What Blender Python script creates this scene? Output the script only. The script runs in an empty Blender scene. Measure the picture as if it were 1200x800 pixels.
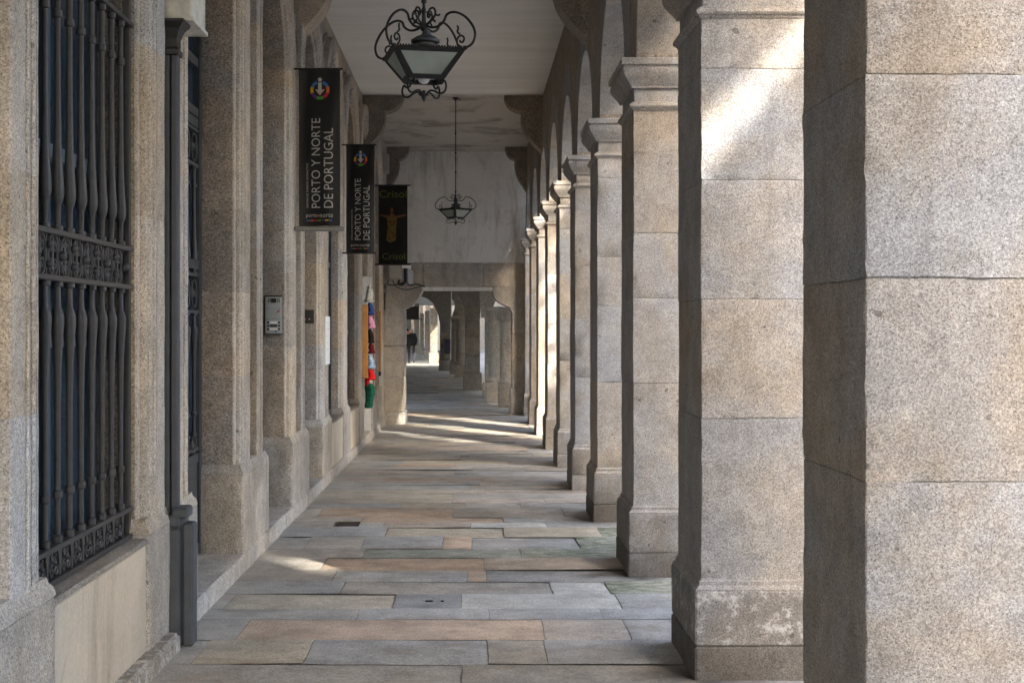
import bpy, bmesh, math, random
from mathutils import Vector, noise, Matrix
R = math.radians
random.seed(7)
SC = bpy.context.scene
COL = SC.collection

# ------------------------------------------------------------------ camera, sky, sun, exposure
cam_d = bpy.data.cameras.new('camera'); cam = bpy.data.objects.new('camera', cam_d); COL.objects.link(cam)
cam.location = (0, 0, 1.6); cam.rotation_euler = (R(90), 0, 0)
cam_d.sensor_width = 36; cam_d.lens = 48; cam_d.shift_x = 0.04; cam_d.shift_y = -0.0125
cam_d.clip_start = .05; cam_d.clip_end = 2000
SC.camera = cam
SUN_AZ = Vector((0.56, -0.83, 0)).normalized()      # horizontal direction towards the sun
SUN_EL = R(33)
w = bpy.data.worlds.new('World'); SC.world = w; w.use_nodes = True
nt = w.node_tree; nt.nodes.clear()
sky = nt.nodes.new('ShaderNodeTexSky'); sky.sky_type = 'NISHITA'; sky.sun_disc = False
sky.sun_elevation = SUN_EL; sky.sun_rotation = math.atan2(SUN_AZ.x, SUN_AZ.y)
sky.air_density = .95; sky.dust_density = 3.2; sky.ozone_density = 1.0
bg = nt.nodes.new('ShaderNodeBackground'); bg.inputs['Strength'].default_value = 0.15
wo = nt.nodes.new('ShaderNodeOutputWorld')
nt.links.new(sky.outputs[0], bg.inputs[0]); nt.links.new(bg.outputs[0], wo.inputs[0])
sun_d = bpy.data.lights.new('sun', 'SUN'); sun_d.energy = 1.5; sun_d.angle = R(.7); sun_d.color = (1, .93, .83)
sun = bpy.data.objects.new('sun', sun_d); COL.objects.link(sun)
sdir = Vector((SUN_AZ.x*math.cos(SUN_EL), SUN_AZ.y*math.cos(SUN_EL), math.sin(SUN_EL)))
sun.rotation_euler = (-sdir).to_track_quat('-Z', 'Y').to_euler(); sun.location = (8, -10, 20)
vs = SC.view_settings
vs.view_transform = 'Standard'; vs.look = 'None'; vs.gamma = 1; vs.use_curve_mapping = False
vs.exposure = 3.62

# ------------------------------------------------------------------ helpers: objects
WLOC = {}
def tag(o, label=None, cat=None, group=None, kind=None):
    if label: o['label'] = label
    if cat: o['category'] = cat
    if group: o['group'] = group
    if kind: o['kind'] = kind
    return o
def thing(name, label, cat, loc=(0, 0, 0), group=None):
    o = bpy.data.objects.new(name, None); COL.objects.link(o); o.location = loc
    o.empty_display_size = .1
    WLOC[o.name] = Vector(loc)
    return tag(o, label, cat, group)
def obj(name, bm, mat, parent=None, smooth=None, label=None, local=False):
    me = bpy.data.meshes.new(name)
    bmesh.ops.recalc_face_normals(bm, faces=bm.faces[:])
    bm.to_mesh(me); bm.free()
    mats = mat if isinstance(mat, (list, tuple)) else [mat]
    for m in mats: me.materials.append(m)
    if smooth is not None:
        me.polygons.foreach_set('use_smooth', [True]*len(me.polygons))
        me.set_sharp_from_angle(angle=R(smooth))
    o = bpy.data.objects.new(name, me); COL.objects.link(o)
    WLOC[o.name] = Vector((0, 0, 0))
    if parent:
        o.parent = parent
        if not local:
            o.location = -WLOC[parent.name]
            WLOC[o.name] = Vector((0, 0, 0))
        else: WLOC[o.name] = WLOC[parent.name].copy()
    if label: o['label'] = label
    return o
def NB():
    bm = bmesh.new(); bm.verts.layers.float_color.new('tint'); return bm
def setcol(bm, verts, t):
    L = bm.verts.layers.float_color['tint']
    if len(t) == 3: t = (*t, 0.0)
    for v in verts: v[L] = t
WHITE = (1, 1, 1, 0)
def jit(t=1.0, a=.1, warm=.04, alpha=0.0):
    k = t*(1+random.uniform(-a, a)); q = random.uniform(-warm, warm)
    return (k*(1+q), k, k*(1-q*1.4), alpha)
def box(bm, x0, x1, y0, y1, z0, z1, t=WHITE, bev=0.0):
    x0, x1 = sorted((x0, x1)); y0, y1 = sorted((y0, y1)); z0, z1 = sorted((z0, z1))
    return block(bm, x0, x1, y0, y1, z0, z1, ch=bev, t=t)
def block(bm, x0, x1, y0, y1, z0, z1, ch=.006, t=WHITE, cell=None, amp=0.0, mi=0):
    """cuboid with softened edges; with cell it is subdivided and roughened"""
    def lines(a, b):
        L = b-a; c = min(ch, L*.3)
        if c <= 0: return [a, b]
        n = max(1, int(round((L-2*c)/cell))) if cell else 1
        return [a]+[a+c+(L-2*c)*i/n for i in range(n+1)]+[b]
    X, Y, Z = lines(x0, x1), lines(y0, y1), lines(z0, z1)
    nx, ny, nz = len(X)-1, len(Y)-1, len(Z)-1
    V = {}
    def gv(i, j, k):
        key = (i, j, k)
        if key in V: return V[key]
        p = Vector((X[i], Y[j], Z[k]))
        bx, by, bz = i in (0, nx), j in (0, ny), k in (0, nz)
        n = bx+by+bz
        if n >= 2 and ch > 0:
            f = .5*ch if n == 2 else .65*ch
            if bx: p.x += f if i == 0 else -f
            if by: p.y += f if j == 0 else -f
            if bz: p.z += f if k == 0 else -f
        if amp:
            d = noise.noise_vector(p*3.1)*amp*.9+noise.noise_vector(p*17)*amp*(1.1 if n >= 2 else .45)
            if n >= 2: d += noise.noise_vector(p*41)*amp*1.5+noise.noise_vector(p*9)*amp*.6
            p += d
        V[key] = bm.verts.new(p); return V[key]
    def q(a, b, c, d):
        f = bm.faces.new((a, b, c, d)); f.material_index = mi
    for k in (0, nz):
        for i in range(nx):
            for j in range(ny): q(gv(i, j, k), gv(i+1, j, k), gv(i+1, j+1, k), gv(i, j+1, k))
    for j in (0, ny):
        for i in range(nx):
            for k in range(nz): q(gv(i, j, k), gv(i+1, j, k), gv(i+1, j, k+1), gv(i, j, k+1))
    for i in (0, nx):
        for j in range(ny):
            for k in range(nz): q(gv(i, j, k), gv(i, j+1, k), gv(i, j+1, k+1), gv(i, j, k+1))
    setcol(bm, V.values(), t)
    return list(V.values())
def ring_loft(bm, x0, x1, y0, y1, prof, t=WHITE, amp=0.0, n=1):
    """prof = (projection, z): mitred moulding round a rectangle"""
    rings = []
    for p, z in prof:
        pts = []
        cs = [(x0-p, y0-p), (x1+p, y0-p), (x1+p, y1+p), (x0-p, y1+p)]
        for i in range(4):
            a, b = cs[i], cs[(i+1) % 4]
            for s in range(n):
                f = s/n; pts.append(Vector((a[0]+(b[0]-a[0])*f, a[1]+(b[1]-a[1])*f, z)))
        if amp: pts = [q+noise.noise_vector(q*13)*amp+noise.noise_vector(q*37)*amp*.6 for q in pts]
        rings.append([bm.verts.new(q) for q in pts])
    m = len(rings[0])
    for a, b in zip(rings, rings[1:]):
        for i in range(m): bm.faces.new((a[i], a[(i+1) % m], b[(i+1) % m], b[i]))
    bm.faces.new(rings[0]); bm.faces.new(rings[-1])
    setcol(bm, [v for r in rings for v in r], t)
def prism(bm, poly, axis, a, b, t=WHITE):
    """extrude 2-D polygon along axis (0: poly=(y,z), 1: poly=(x,z), 2: poly=(x,y))"""
    def P(u, v, s):
        return ((s, u, v), (u, s, v), (u, v, s))[axis]
    A = [bm.verts.new(P(u, v, a)) for u, v in poly]; B = [bm.verts.new(P(u, v, b)) for u, v in poly]
    n = len(poly)
    bm.faces.new(A); bm.faces.new(B)
    for i in range(n): bm.faces.new((A[i], A[(i+1) % n], B[(i+1) % n], B[i]))
    setcol(bm, A+B, t)
def tube(bm, pts, r, seg=6, t=WHITE, closed=False):
    pts = [Vector(p) for p in pts]; n = len(pts); rs = r if isinstance(r, (list, tuple)) else [r]*n
    rings = []; up = None
    for i, p in enumerate(pts):
        a = pts[i-1] if (i > 0 or closed) else p
        b = pts[(i+1) % n] if (i < n-1 or closed) else p
        d = (b-a); d = d.normalized() if d.length > 1e-9 else Vector((0, 0, 1))
        if up is None: up = Vector((0, 0, 1)) if abs(d.z) < .9 else Vector((1, 0, 0))
        s = d.cross(up)
        if s.length < 1e-6: s = d.cross(Vector((.3, 1, .2)))
        s.normalize(); up = s.cross(d).normalized()
        rings.append([bm.verts.new(p+(s*math.cos(q)+up*math.sin(q))*rs[i]) for q in [2*math.pi*k/seg for k in range(seg)]])
    prs = list(zip(rings, rings[1:]))
    if closed: prs.append((rings[-1], rings[0]))
    for a, b in prs:
        for k in range(seg): bm.faces.new((a[k], a[(k+1) % seg], b[(k+1) % seg], b[k]))
    if not closed:
        bm.faces.new(rings[0]); bm.faces.new(rings[-1])
    setcol(bm, [v for q in rings for v in q], t)
def smoothpts(pts, n=5):
    """Catmull-Rom through the points"""
    P = [Vector(p) for p in pts]; P = [P[0]*2-P[1]]+P+[P[-1]*2-P[-2]]
    out = []
    for i in range(1, len(P)-2):
        for s in range(n):
            t = s/n; a, b, c, d = P[i-1], P[i], P[i+1], P[i+2]
            out.append(.5*((2*b)+(c-a)*t+(2*a-5*b+4*c-d)*t*t+(3*b-a-3*c+d)*t**3))
    out.append(P[-2]); return out
def lathe(bm, cx, cy, prof, seg=12, t=WHITE):
    rings = [[bm.verts.new((cx+r*math.cos(2*math.pi*k/seg), cy+r*math.sin(2*math.pi*k/seg), z)) for k in range(seg)] for r, z in prof]
    for a, b in zip(rings, rings[1:]):
        for k in range(seg): bm.faces.new((a[k], a[(k+1) % seg], b[(k+1) % seg], b[k]))
    bm.faces.new(rings[0]); bm.faces.new(rings[-1])
    setcol(bm, [v for q in rings for v in q], t)
def ball(bm, c, r, t=WHITE, seg=10, sq=(1, 1, 1)):
    res = bmesh.ops.create_uvsphere(bm, u_segments=seg, v_segments=max(5, seg//2+1), radius=r)
    for v in res['verts']: v.co = Vector((v.co.x*sq[0], v.co.y*sq[1], v.co.z*sq[2]))+Vector(c)
    setcol(bm, res['verts'], t); return res['verts']

# ------------------------------------------------------------------ helpers: materials
class NT:
    def __init__(s, name):
        s.m = bpy.data.materials.new(name); s.m.use_nodes = True; s.t = s.m.node_tree; s.t.nodes.clear()
        s.out = s.t.nodes.new('ShaderNodeOutputMaterial'); s.b = s.t.nodes.new('ShaderNodeBsdfPrincipled')
        s.t.links.new(s.b.outputs[0], s.out.inputs[0])
        s.pos = s.t.nodes.new('ShaderNodeNewGeometry').outputs['Position']
    def n(s, ty, **k):
        x = s.t.nodes.new(ty)
        for a, b in k.items(): setattr(x, a, b)
        return x
    def set(s, sock, v):
        if hasattr(v, 'is_output'): s.t.links.new(v, sock)
        else: sock.default_value = v
    def noise(s, scale, detail=3, rough=.6, vec=None, stretch=None, dist=0.0):
        v = vec or s.pos
        if stretch:
            mp = s.n('ShaderNodeVectorMath', operation='MULTIPLY'); s.set(mp.inputs[0], v); mp.inputs[1].default_value = stretch; v = mp.outputs[0]
        x = s.n('ShaderNodeTexNoise'); s.set(x.inputs['Vector'], v)
        x.inputs['Scale'].default_value = scale; x.inputs['Detail'].default_value = detail; x.inputs['Roughness'].default_value = rough
        x.inputs['Distortion'].default_value = dist
        return x.outputs[0]
    def rng(s, f, a, b, c=0.0, d=1.0, smooth=False):
        x = s.n('ShaderNodeMapRange'); x.clamp = True
        if smooth: x.interpolation_type = 'SMOOTHSTEP'
        s.set(x.inputs[0], f)
        for i, v in zip((1, 2, 3, 4), (a, b, c, d)): s.set(x.inputs[i], v)
        return x.outputs[0]
    def mix(s, f, a, b, mode='MIX'):
        x = s.n('ShaderNodeMix', data_type='RGBA', blend_type=mode)
        s.set(x.inputs[0], f)
        for i, v in ((6, a), (7, b)):
            s.set(x.inputs[i], (*v, 1) if isinstance(v, tuple) and len(v) == 3 else v)
        return x.outputs[2]
    def mth(s, op, a, b=0.0):
        x = s.n('ShaderNodeMath', operation=op); s.set(x.inputs[0], a); s.set(x.inputs[1], b); return x.outputs[0]
    def gray(s, f):
        x = s.n('ShaderNodeCombineColor')
        for i in range(3): s.set(x.inputs[i], f)
        return x.outputs[0]
    def attr(s):
        x = s.n('ShaderNodeAttribute', attribute_name='tint'); return x.outputs['Color'], x.outputs['Alpha']
    def bump(s, h, dist=.004, strength=.5):
        x = s.n('ShaderNodeBump'); x.inputs['Strength'].default_value = strength; x.inputs['Distance'].default_value = dist
        s.set(x.inputs['Height'], h); s.set(s.b.inputs['Normal'], x.outputs[0])
    def fin(s, col, rough=.8, spec=.3, metal=0.0):
        s.set(s.b.inputs['Base Color'], (*col, 1) if isinstance(col, tuple) and len(col) == 3 else col)
        s.set(s.b.inputs['Roughness'], rough); s.b.inputs['Specular IOR Level'].default_value = spec
        s.b.inputs['Metallic'].default_value = metal
        return s.m
def granite(name, c1, c2, grain=170, contrast=.42, patch=(.55, .53, .50), fleck=.55, stain=(.15, .105, .065), stain_amt=.5):
    s = NT(name)
    c = s.mix(s.rng(s.noise(1.3, 5, .7, dist=.3), .42, .58), c1, c2)
    tint, al = s.attr()
    c = s.mix(1.0, c, tint, 'MULTIPLY')
    c = s.mix(1.0, c, s.gray(s.rng(s.noise(6, 5, .75), .36, .64, .84, 1.15)), 'MULTIPLY')
    # crystals: pale feldspar, grey quartz, dark mica
    v = s.n('ShaderNodeTexVoronoi'); wob = s.n('ShaderNodeVectorMath', operation='SCALE'); s.set(wob.inputs[0], s.pos); wob.inputs['Scale'].default_value = 1.0
    s.set(v.inputs['Vector'], wob.outputs[0]); v.inputs['Scale'].default_value = grain; v.inputs['Randomness'].default_value = 1
    sp = s.n('ShaderNodeSeparateColor'); s.set(sp.inputs[0], v.outputs['Color'])
    c = s.mix(1.0, c, s.gray(s.rng(sp.outputs[0], 0, 1, 1-contrast, 1+contrast)), 'MULTIPLY')
    dk = s.rng(sp.outputs[1], .88, .93)
    c = s.mix(s.mth('MULTIPLY', dk, fleck), c, (.06, .052, .045))
    fine = s.noise(grain*.45, 3, .8)
    c = s.mix(1.0, c, s.gray(s.rng(fine, .36, .64, .80, 1.2)), 'MULTIPLY')
    # brown weathering and grey run-off streaks
    st = s.rng(s.noise(1.5, 7, .75, stretch=(1, 1, .5), dist=.5), .50, .66, smooth=True)
    c = s.mix(s.mth('MULTIPLY', st, stain_amt), c, s.mix(.5, c, stain))
    rn = s.rng(s.noise(5.5, 5, .7, stretch=(1.4, 1.4, .16)), .53, .68, smooth=True)
    c = s.mix(s.mth('MULTIPLY', rn, .35), c, s.mix(.6, c, (.11, .1, .09)))
    pit = s.rng(s.noise(16, 2, .5), .71, .75)
    c = s.mix(s.mth('MULTIPLY', pit, .6), c, (.07, .06, .05))
    pm = s.mth('MULTIPLY', s.noise(12, 8, .82, dist=.15), s.rng(al, 0, 1, .6, 1.7))
    c = s.mix(s.mth('MULTIPLY', s.mth('MULTIPLY', s.rng(pm, .48, .54), .7), s.rng(al, 0, .08)), c, patch)
    h = s.mth('ADD', s.mth('MULTIPLY', fine, .5), s.mth('MULTIPLY', s.noise(26, 4, .7), .7))
    h = s.mth('SUBTRACT', s.mth('ADD', h, s.mth('MULTIPLY', sp.outputs[2], .35)), s.mth('MULTIPLY', pit, .6))
    s.bump(h, .006, .55)
    return s.fin(c, .88, .2)
M = {}
M['pier'] = granite('granite_pier', (.340, .300, .254), (.325, .314, .305), grain=275, contrast=.32, stain_amt=.38)
M['wall'] = granite('granite_facade', (.455, .402, .335), (.42, .39, .352), grain=200, contrast=.28)
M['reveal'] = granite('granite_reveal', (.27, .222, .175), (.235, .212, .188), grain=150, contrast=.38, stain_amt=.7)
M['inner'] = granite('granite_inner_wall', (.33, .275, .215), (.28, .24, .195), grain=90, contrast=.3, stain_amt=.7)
M['far'] = granite('granite_far', (.33, .28, .215), (.3, .265, .22), grain=90, contrast=.15, stain_amt=.8)
def plaster(name, c1, c2, sc=2.2, stain=None):
    s = NT(name)
    c = s.mix(s.rng(s.noise(sc, 5, .65), .35, .65), c1, c2)
    dr = s.rng(s.noise(3.0, 5, .7, stretch=(1.6, 1.6, .25)), .52, .72)
    c = s.mix(s.mth('MULTIPLY', dr, .5), c, (.22, .18, .13))
    bl = s.rng(s.noise(1.6, 7, .78, dist=.6), .52, .68)
    c = s.mix(s.mth('MULTIPLY', bl, .35), c, (.24, .2, .15))
    c = s.mix(1.0, c, s.gray(s.rng(s.noise(60, 3, .7), .3, .7, .9, 1.08)), 'MULTIPLY')
    sp = s.rng(s.noise(22, 2, .5), .72, .78)
    c = s.mix(s.mth('MULTIPLY', sp, .5), c, (.14, .11, .08))
    s.bump(s.mth('ADD', s.noise(14, 5, .65), s.mth('MULTIPLY', s.noise(90, 2), .2)), .006, .35)
    return s.fin(c, .9, .15)
M['dado'] = plaster('dado_render', (.55, .475, .37), (.48, .425, .34))
M['white_wall'] = plaster('lime_plaster', (.80, .79, .76), (.70, .69, .66), 1.0)
M['house'] = plaster('house_render', (.5, .46, .39), (.45, .41, .36), .6)
def ceil_mat():
    s = NT('ceiling_paint')
    c = s.mix(s.rng(s.noise(.9, 4, .6, stretch=(.35, 1.5, 1)), .35, .65), (.78, .775, .75), (.70, .69, .665))
    band = s.noise(5, 3, .7, stretch=(.06, 1.0, .1))
    c = s.mix(s.mth('MULTIPLY', s.rng(band, .45, .68), .13), c, (.33, .32, .3))
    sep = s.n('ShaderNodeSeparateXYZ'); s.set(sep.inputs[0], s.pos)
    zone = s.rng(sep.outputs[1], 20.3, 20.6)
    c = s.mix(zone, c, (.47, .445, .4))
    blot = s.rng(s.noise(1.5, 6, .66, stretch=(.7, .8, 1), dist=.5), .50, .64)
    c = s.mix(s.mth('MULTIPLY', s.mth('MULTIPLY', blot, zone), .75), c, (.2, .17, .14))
    pk = s.rng(s.noise(13, 3, .6, stretch=(.4, 1, 1)), .70, .76)
    c = s.mix(s.mth('MULTIPLY', pk, .35), c, (.17, .14, .11))
    s.bump(s.noise(20, 4, .6), .004, .25)
    return s.fin(c, .8, .2)
M['ceiling'] = ceil_mat()
def floor_mat():
    s = NT('paving_stone')
    tint, al = s.attr()
    c = s.mix(1.0, tint, s.gray(s.rng(s.noise(3.4, 7, .78), .36, .64, .74, 1.24)), 'MULTIPLY')
    fine = s.noise(95, 3, .85, stretch=(.8, 1.1, 1))
    c = s.mix(1.0, c, s.gray(s.rng(fine, .38, .62, .68, 1.32)), 'MULTIPLY')
    rust = s.rng(s.noise(3.3, 5, .7, stretch=(.6, 1.4, 1), dist=.6), .54, .68)
    c = s.mix(s.mth('MULTIPLY', rust, .45), c, (.26, .175, .105))
    dark = s.rng(s.noise(1.4, 6, .72, dist=.5), .56, .7)
    c = s.mix(s.mth('MULTIPLY', dark, .28), c, (.085, .08, .072))
    # pale flaking
    fk = s.rng(s.noise(12, 6, .8, stretch=(.5, 1.6, 1), dist=1.0), .585, .62)
    c = s.mix(s.mth('MULTIPLY', fk, .42), c, (.40, .38, .33))
    # dusty pale strip of dirt by the kerb
    sep = s.n('ShaderNodeSeparateXYZ'); s.set(sep.inputs[0], s.pos)
    dust = s.mth('MULTIPLY', s.rng(sep.outputs[0], -1.5, -1.12, 1, 0), s.rng(s.noise(5, 5, .75), .35, .68))
    c = s.mix(s.mth('MULTIPLY', dust, .55), c, (.34, .325, .29))
    # white specks
    sp = s.rng(s.noise(30, 1, .4), .765, .785)
    c = s.mix(s.mth('MULTIPLY', sp, .8), c, (.6, .6, .57))
    # moss by vertex alpha
    pm = s.mth('MULTIPLY', s.noise(13, 6, .8, stretch=(.6, 1.3, 1)), s.rng(al, 0, 1, .6, 1.6))
    mo = s.mth('MULTIPLY', s.rng(pm, .56, .74), s.rng(al, 0, .1))
    c = s.mix(s.mth('MULTIPLY', mo, .85), c, (.085, .115, .05))
    h = s.mth('ADD', s.mth('MULTIPLY', fine, .25), s.noise(9, 6, .72))
    h = s.mth('ADD', h, s.mth('MULTIPLY', fk, .12))
    s.bump(h, .010, .5)
    return s.fin(c, s.rng(s.noise(5, 4, .7), .3, .7, .5, .75), .3)
M['floor'] = floor_mat()
def plain(name, col, rough=.6, spec=.4, metal=0.0, var=.12, sc=25, bump=.0):
    s = NT(name)
    c = s.mix(1.0, (*col, 1), s.gray(s.rng(s.noise(sc, 4, .7), .3, .7, 1-var, 1+var)), 'MULTIPLY')
    if bump: s.bump(s.noise(sc*3, 3, .6), bump, .5)
    return s.fin(c, rough, spec, metal)
M['iron'] = plain('painted_iron', (.034, .035, .038), .5, .4, 0, .25, 30, .001)
M['door_metal'] = plain('door_paint', (.045, .05, .056), .5, .4, 0, .2, 14, .001)
M['pipe'] = plain('pipe_paint', (.05, .056, .064), .55, .35, 0, .2, 12, .001)
M['black_iron'] = plain('black_iron', (.012, .012, .012), .55, .4, 0, .3, 40)
M['joint'] = plain('joint_earth', (.2, .185, .155), .95, .1, 0, .3, 40, .004)
M['street'] = plain('street_stone', (.20, .19, .18), .8, .3, 0, .2, 3, .004)
def glass_dark():
    s = NT('dark_window_glass')
    c = s.mix(s.rng(s.noise(.9, 2), .4, .6), (.018, .032, .055), (.035, .055, .085))
    return s.fin(c, .08, .6)
M['glass'] = glass_dark()
M['navy'] = plain('navy_frame', (.06, .095, .14), .45, .4, 0, .15)
M['cream_paint'] = plain('peeling_cream_paint', (.5, .49, .44), .7, .3, 0, .3, 9, .002)
M['paper'] = plain('white_paper', (.78, .79, .8), .8, .2, 0, .04)
M['steel'] = plain('brushed_steel', (.33, .35, .35), .4, .5, .3, .08)
M['black'] = plain('black_plastic', (.012, .012, .013), .5, .4)
M['banner'] = plain('black_banner_vinyl', (.009, .0085, .009), .5, .35, 0, .3, 3)
M['banner2'] = plain('charcoal_banner_cloth', (.022, .019, .018), .8, .2, 0, .3, 3)
M['letter'] = plain('banner_lettering', (.42, .40, .37), .7, .2, 0, .05)
M['lime'] = plain('lime_lettering', (.10, .15, .018), .7, .2, 0, .05)
M['wood'] = plain('varnished_wood', (.42, .19, .05), .5, .4, 0, .2, 6)
M['grey_box'] = plain('grey_cabinet_plastic', (.36, .35, .32), .6, .35, 0, .1)
for nm, c in dict(ring_blue=(.05, .14, .36), ring_orange=(.6, .14, .03), ring_red=(.45, .02, .06), ring_green=(.06, .3, .04), ring_purple=(.12, .03, .16), ring_yellow=(.6, .35, .02),
                  skin_tan=(.15, .07, .03), pink_tone=(.42, .3, .27)).items():
    M[nm] = plain(nm, c, .7, .2, 0, .05)
def knit(name, c):
    s = NT(name)
    cc = s.mix(1.0, (*c, 1), s.gray(s.rng(s.noise(38, 3, .7), .36, .64, .55, 1.45)), 'MULTIPLY')
    s.bump(s.noise(110, 2, .6), .006, .6); return s.fin(cc, .95, .1)
def frosted():
    s = NT('frosted_lantern_glass')
    c = s.mix(s.rng(s.noise(6, 3), .35, .65), (.55, .62, .58), (.42, .48, .45))
    s.b.inputs['Transmission Weight'].default_value = .55
    return s.fin(c, .55, .4)
M['frosted'] = frosted()

# ------------------------------------------------------------------ ground levels
def zf(y):
    return 0.0 if y < 8 else -.005*(min(y, 27)-8)
F = 1600.0
def wx(px, y): return (px-552)*y/F
def wz(py, y): return 1.6-(py-385)*y/F

# ------------------------------------------------------------------ floor
PY = [-4.1, -1.5, 1.08, 3.65, 6.26, 8.89, 11.42, 13.85, 16.26, 18.82, 21.4, 24.0, 26.6]
def foot_tone(x, y):
    """factor that darkens the paving colour beside the foot of every pier"""
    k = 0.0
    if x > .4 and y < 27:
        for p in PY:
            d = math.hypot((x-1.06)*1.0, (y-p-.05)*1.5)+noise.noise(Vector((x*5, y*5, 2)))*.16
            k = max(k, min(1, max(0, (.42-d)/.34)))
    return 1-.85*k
def slab(bm, x0, x1, y0, y1, col, moss=0.0, rnd=.0, mossfn=None):
    g = .0012
    x0 += g; x1 -= g; y0 += g; y1 -= g
    tilt = (random.uniform(-.0015, .0015), random.uniform(-.0015, .0015)); dz = random.uniform(-.0013, .0013)
    cell = .10 if y0 < 12 else .3
    nx = max(1, int((x1-x0)/cell)); ny = max(1, int((y1-y0)/cell))
    X = [x0, x0+.012]+[x0+.012+(x1-x0-.024)*i/nx for i in range(1, nx)]+[x1-.012, x1]
    Y = [y0, y0+.012]+[y0+.012+(y1-y0-.024)*i/ny for i in range(1, ny)]+[y1-.012, y1]
    G = []
    L = bm.verts.layers.float_color['tint']
    for j, y in enumerate(Y):
        row = []
        for i, x in enumerate(X):
            ed = i in (0, len(X)-1) or j in (0, len(Y)-1)
            z = zf(y)+dz+tilt[0]*(x-x0)*6+tilt[1]*(y-y0)*6+noise.noise(Vector((x*4, y*4, .3)))*.0025
            xx, yy = x, y
            if ed:
                z -= .0018
                q = Vector((x*6, y*6, 1.7)); xx += noise.noise(q)*.007; yy += noise.noise(q+Vector((9, 3, 1)))*.006
            if rnd and (i in (0, len(X)-1)) and (j in (0, len(Y)-1)):
                xx += rnd if i == 0 else -rnd; yy += rnd*.6 if j == 0 else -rnd*.6
            v = bm.verts.new((xx, yy, z))
            m = moss+(mossfn(x, y) if mossfn else 0)
            dk_ = foot_tone(xx, yy); v[L] = (col[0]*dk_, col[1]*dk_, col[2]*dk_*.97, min(1, m))
            row.append(v)
        G.append(row)
    for j in range(len(Y)-1):
        for i in range(len(X)-1): bm.faces.new((G[j][i], G[j][i+1], G[j+1][i+1], G[j+1][i]))
CC = dict(g=(.195, .193, .188), b=(.215, .188, .155), o=(.30, .205, .135), t=(.285, .24, .17), m=(.21, .21, .17), w=(.32, .31, .28), k=(.125, .135, .11),
          p=(.265, .212, .168), h=(.225, .208, .183))
ROWS = [   # picture rows nearest first: far/near limits (y px of the photograph) and the slabs from left to right
 (777, 812, [(541, 'h'), (830, 'b'), (1200, 'g')]),
 (749, 777, [(236, 'h'), (362, 't'), (572, 'g'), (640, 'b'), (860, 'g')]),
 (725, 749, [(285, 'h'), (637, 'o'), (735, 'p'), (860, 'h')]),
 (712.5, 725, [(420, 'h'), (573, 'g'), (705, 'g'), (860, 'g')]),
 (695, 712.5, [(270, 'h'), (462, 't'), (541, 'K'), (725, 'w'), (860, 'g')]),
 (680, 695, [(402, 'g'), (646, 'b'), (712, 'w'), (860, 'm')]),
 (666.5, 680, [(392, 'b'), (548, 'g'), (570, 'o'), (860, 'g')]),
 (652, 666.5, [(380, 'h'), (567, 'o'), (860, 'p')]),
 (641, 652, [(300, 'h'), (427, 'b'), (610, 'k'), (860, 'm')]),
 (627, 641, [(360, 'h'), (425, 'b'), (519, 'g'), (553, 'o'), (677, 'g'), (860, 'm')]),
 (615.5, 627, [(453, 'g'), (590, 't'), (702, 't'), (860, 'm')]),
 (609, 615.5, [(392, 'b'), (421, 'D'), (450, 'w'), (552, 'p'), (640, 'w'), (860, 'g')]),
 (603, 609, [(425, 'b'), (590, 'o'), (860, 'g')]),
 (592, 603, [(375, 'h'), (531, 'o'), (660, 'b'), (860, 'b')]),
 (586, 592, [(470, 'g'), (545, 't'), (610, 'h'), (860, 'h')]),
]
def mossfn(x, y): return max(0, (x-.45)*.65)*(noise.noise(Vector((x*2, y*1.3, 5)))*.9+.25)
bm = NB(); XL, XR = -1.52, 1.95
def do_row(y0, y1, slabs):
    x = XL
    for xe, c in slabs:
        xe = min(xe, XR)
        if xe-x < .03: continue
        if XR-xe < .15: xe = XR
        if c == 'D': x = xe; continue
        col = CC['g'] if c == 'K' else CC[c]
        if c == 'K': col = (.135, .137, .14)
        k = random.uniform(.92, 1.08)
        k *= 1.72; slab(bm, x, xe, y0, y1, tuple((q*.62+w_*.38)*k for q, w_ in zip(col, (.206, .196, .182))), {'m': .6, 'k': .5, 'w': .0}.get(c, 0.0), .03 if c == 'K' else 0, mossfn if c != 'K' else None)
        x = xe
    if x < XR-.05: slab(bm, x, XR, y0, y1, CC['g'], .1)
for py0, py1, sl in ROWS:
    y0, y1 = 2560/(py1-385), 2560/(py0-385); ym = (y0+y1)/2
    do_row(y0, y1, [(wx(px, ym), c) for px, c in sl])
def random_rows(y, yend):
    while y < yend:
        d = random.uniform(.3, .55); x = XL; sl = []
        while x < XR:
            x += random.uniform(.55, 1.7); sl.append((x, random.choice('ggghhhbbbttopp')))
        do_row(y, min(y+d, yend+.2), sl); y += d
random.seed(21)
random_rows(2560/(586-385), 28)
random_rows(-6, 2560/(812-385)-.001)
XL, XR = -4.2, 1.95
random_rows(28.2, 46)
XL, XR = -9, 1.0
y = 46.2
random_rows(46.2, 95)
tag(obj('pavement', bm, M['floor'], smooth=40), kind='structure')
bm = NB()
for a, b in ((-6, 8), (8, 27), (27, 110)):
    block(bm, (-1.6 if b < 28 else -12), 2.0, a, b, -.4, 0, ch=0)
    bm.verts.ensure_lookup_table()
for v in bm.verts:
    if v.co.z > -.1: v.co.z = zf(v.co.y)-.011
tag(obj('pavement_bed', bm, M['joint']), kind='structure')
bm = NB()
vs4 = [bm.verts.new(p) for p in ((-400, -400, -.3), (400, -400, -.3), (400, 400, -.3), (-400, 400, -.3))]; bm.faces.new(vs4); setcol(bm, vs4, WHITE)
tag(obj('street', bm, M['street']), kind='structure')
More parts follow.
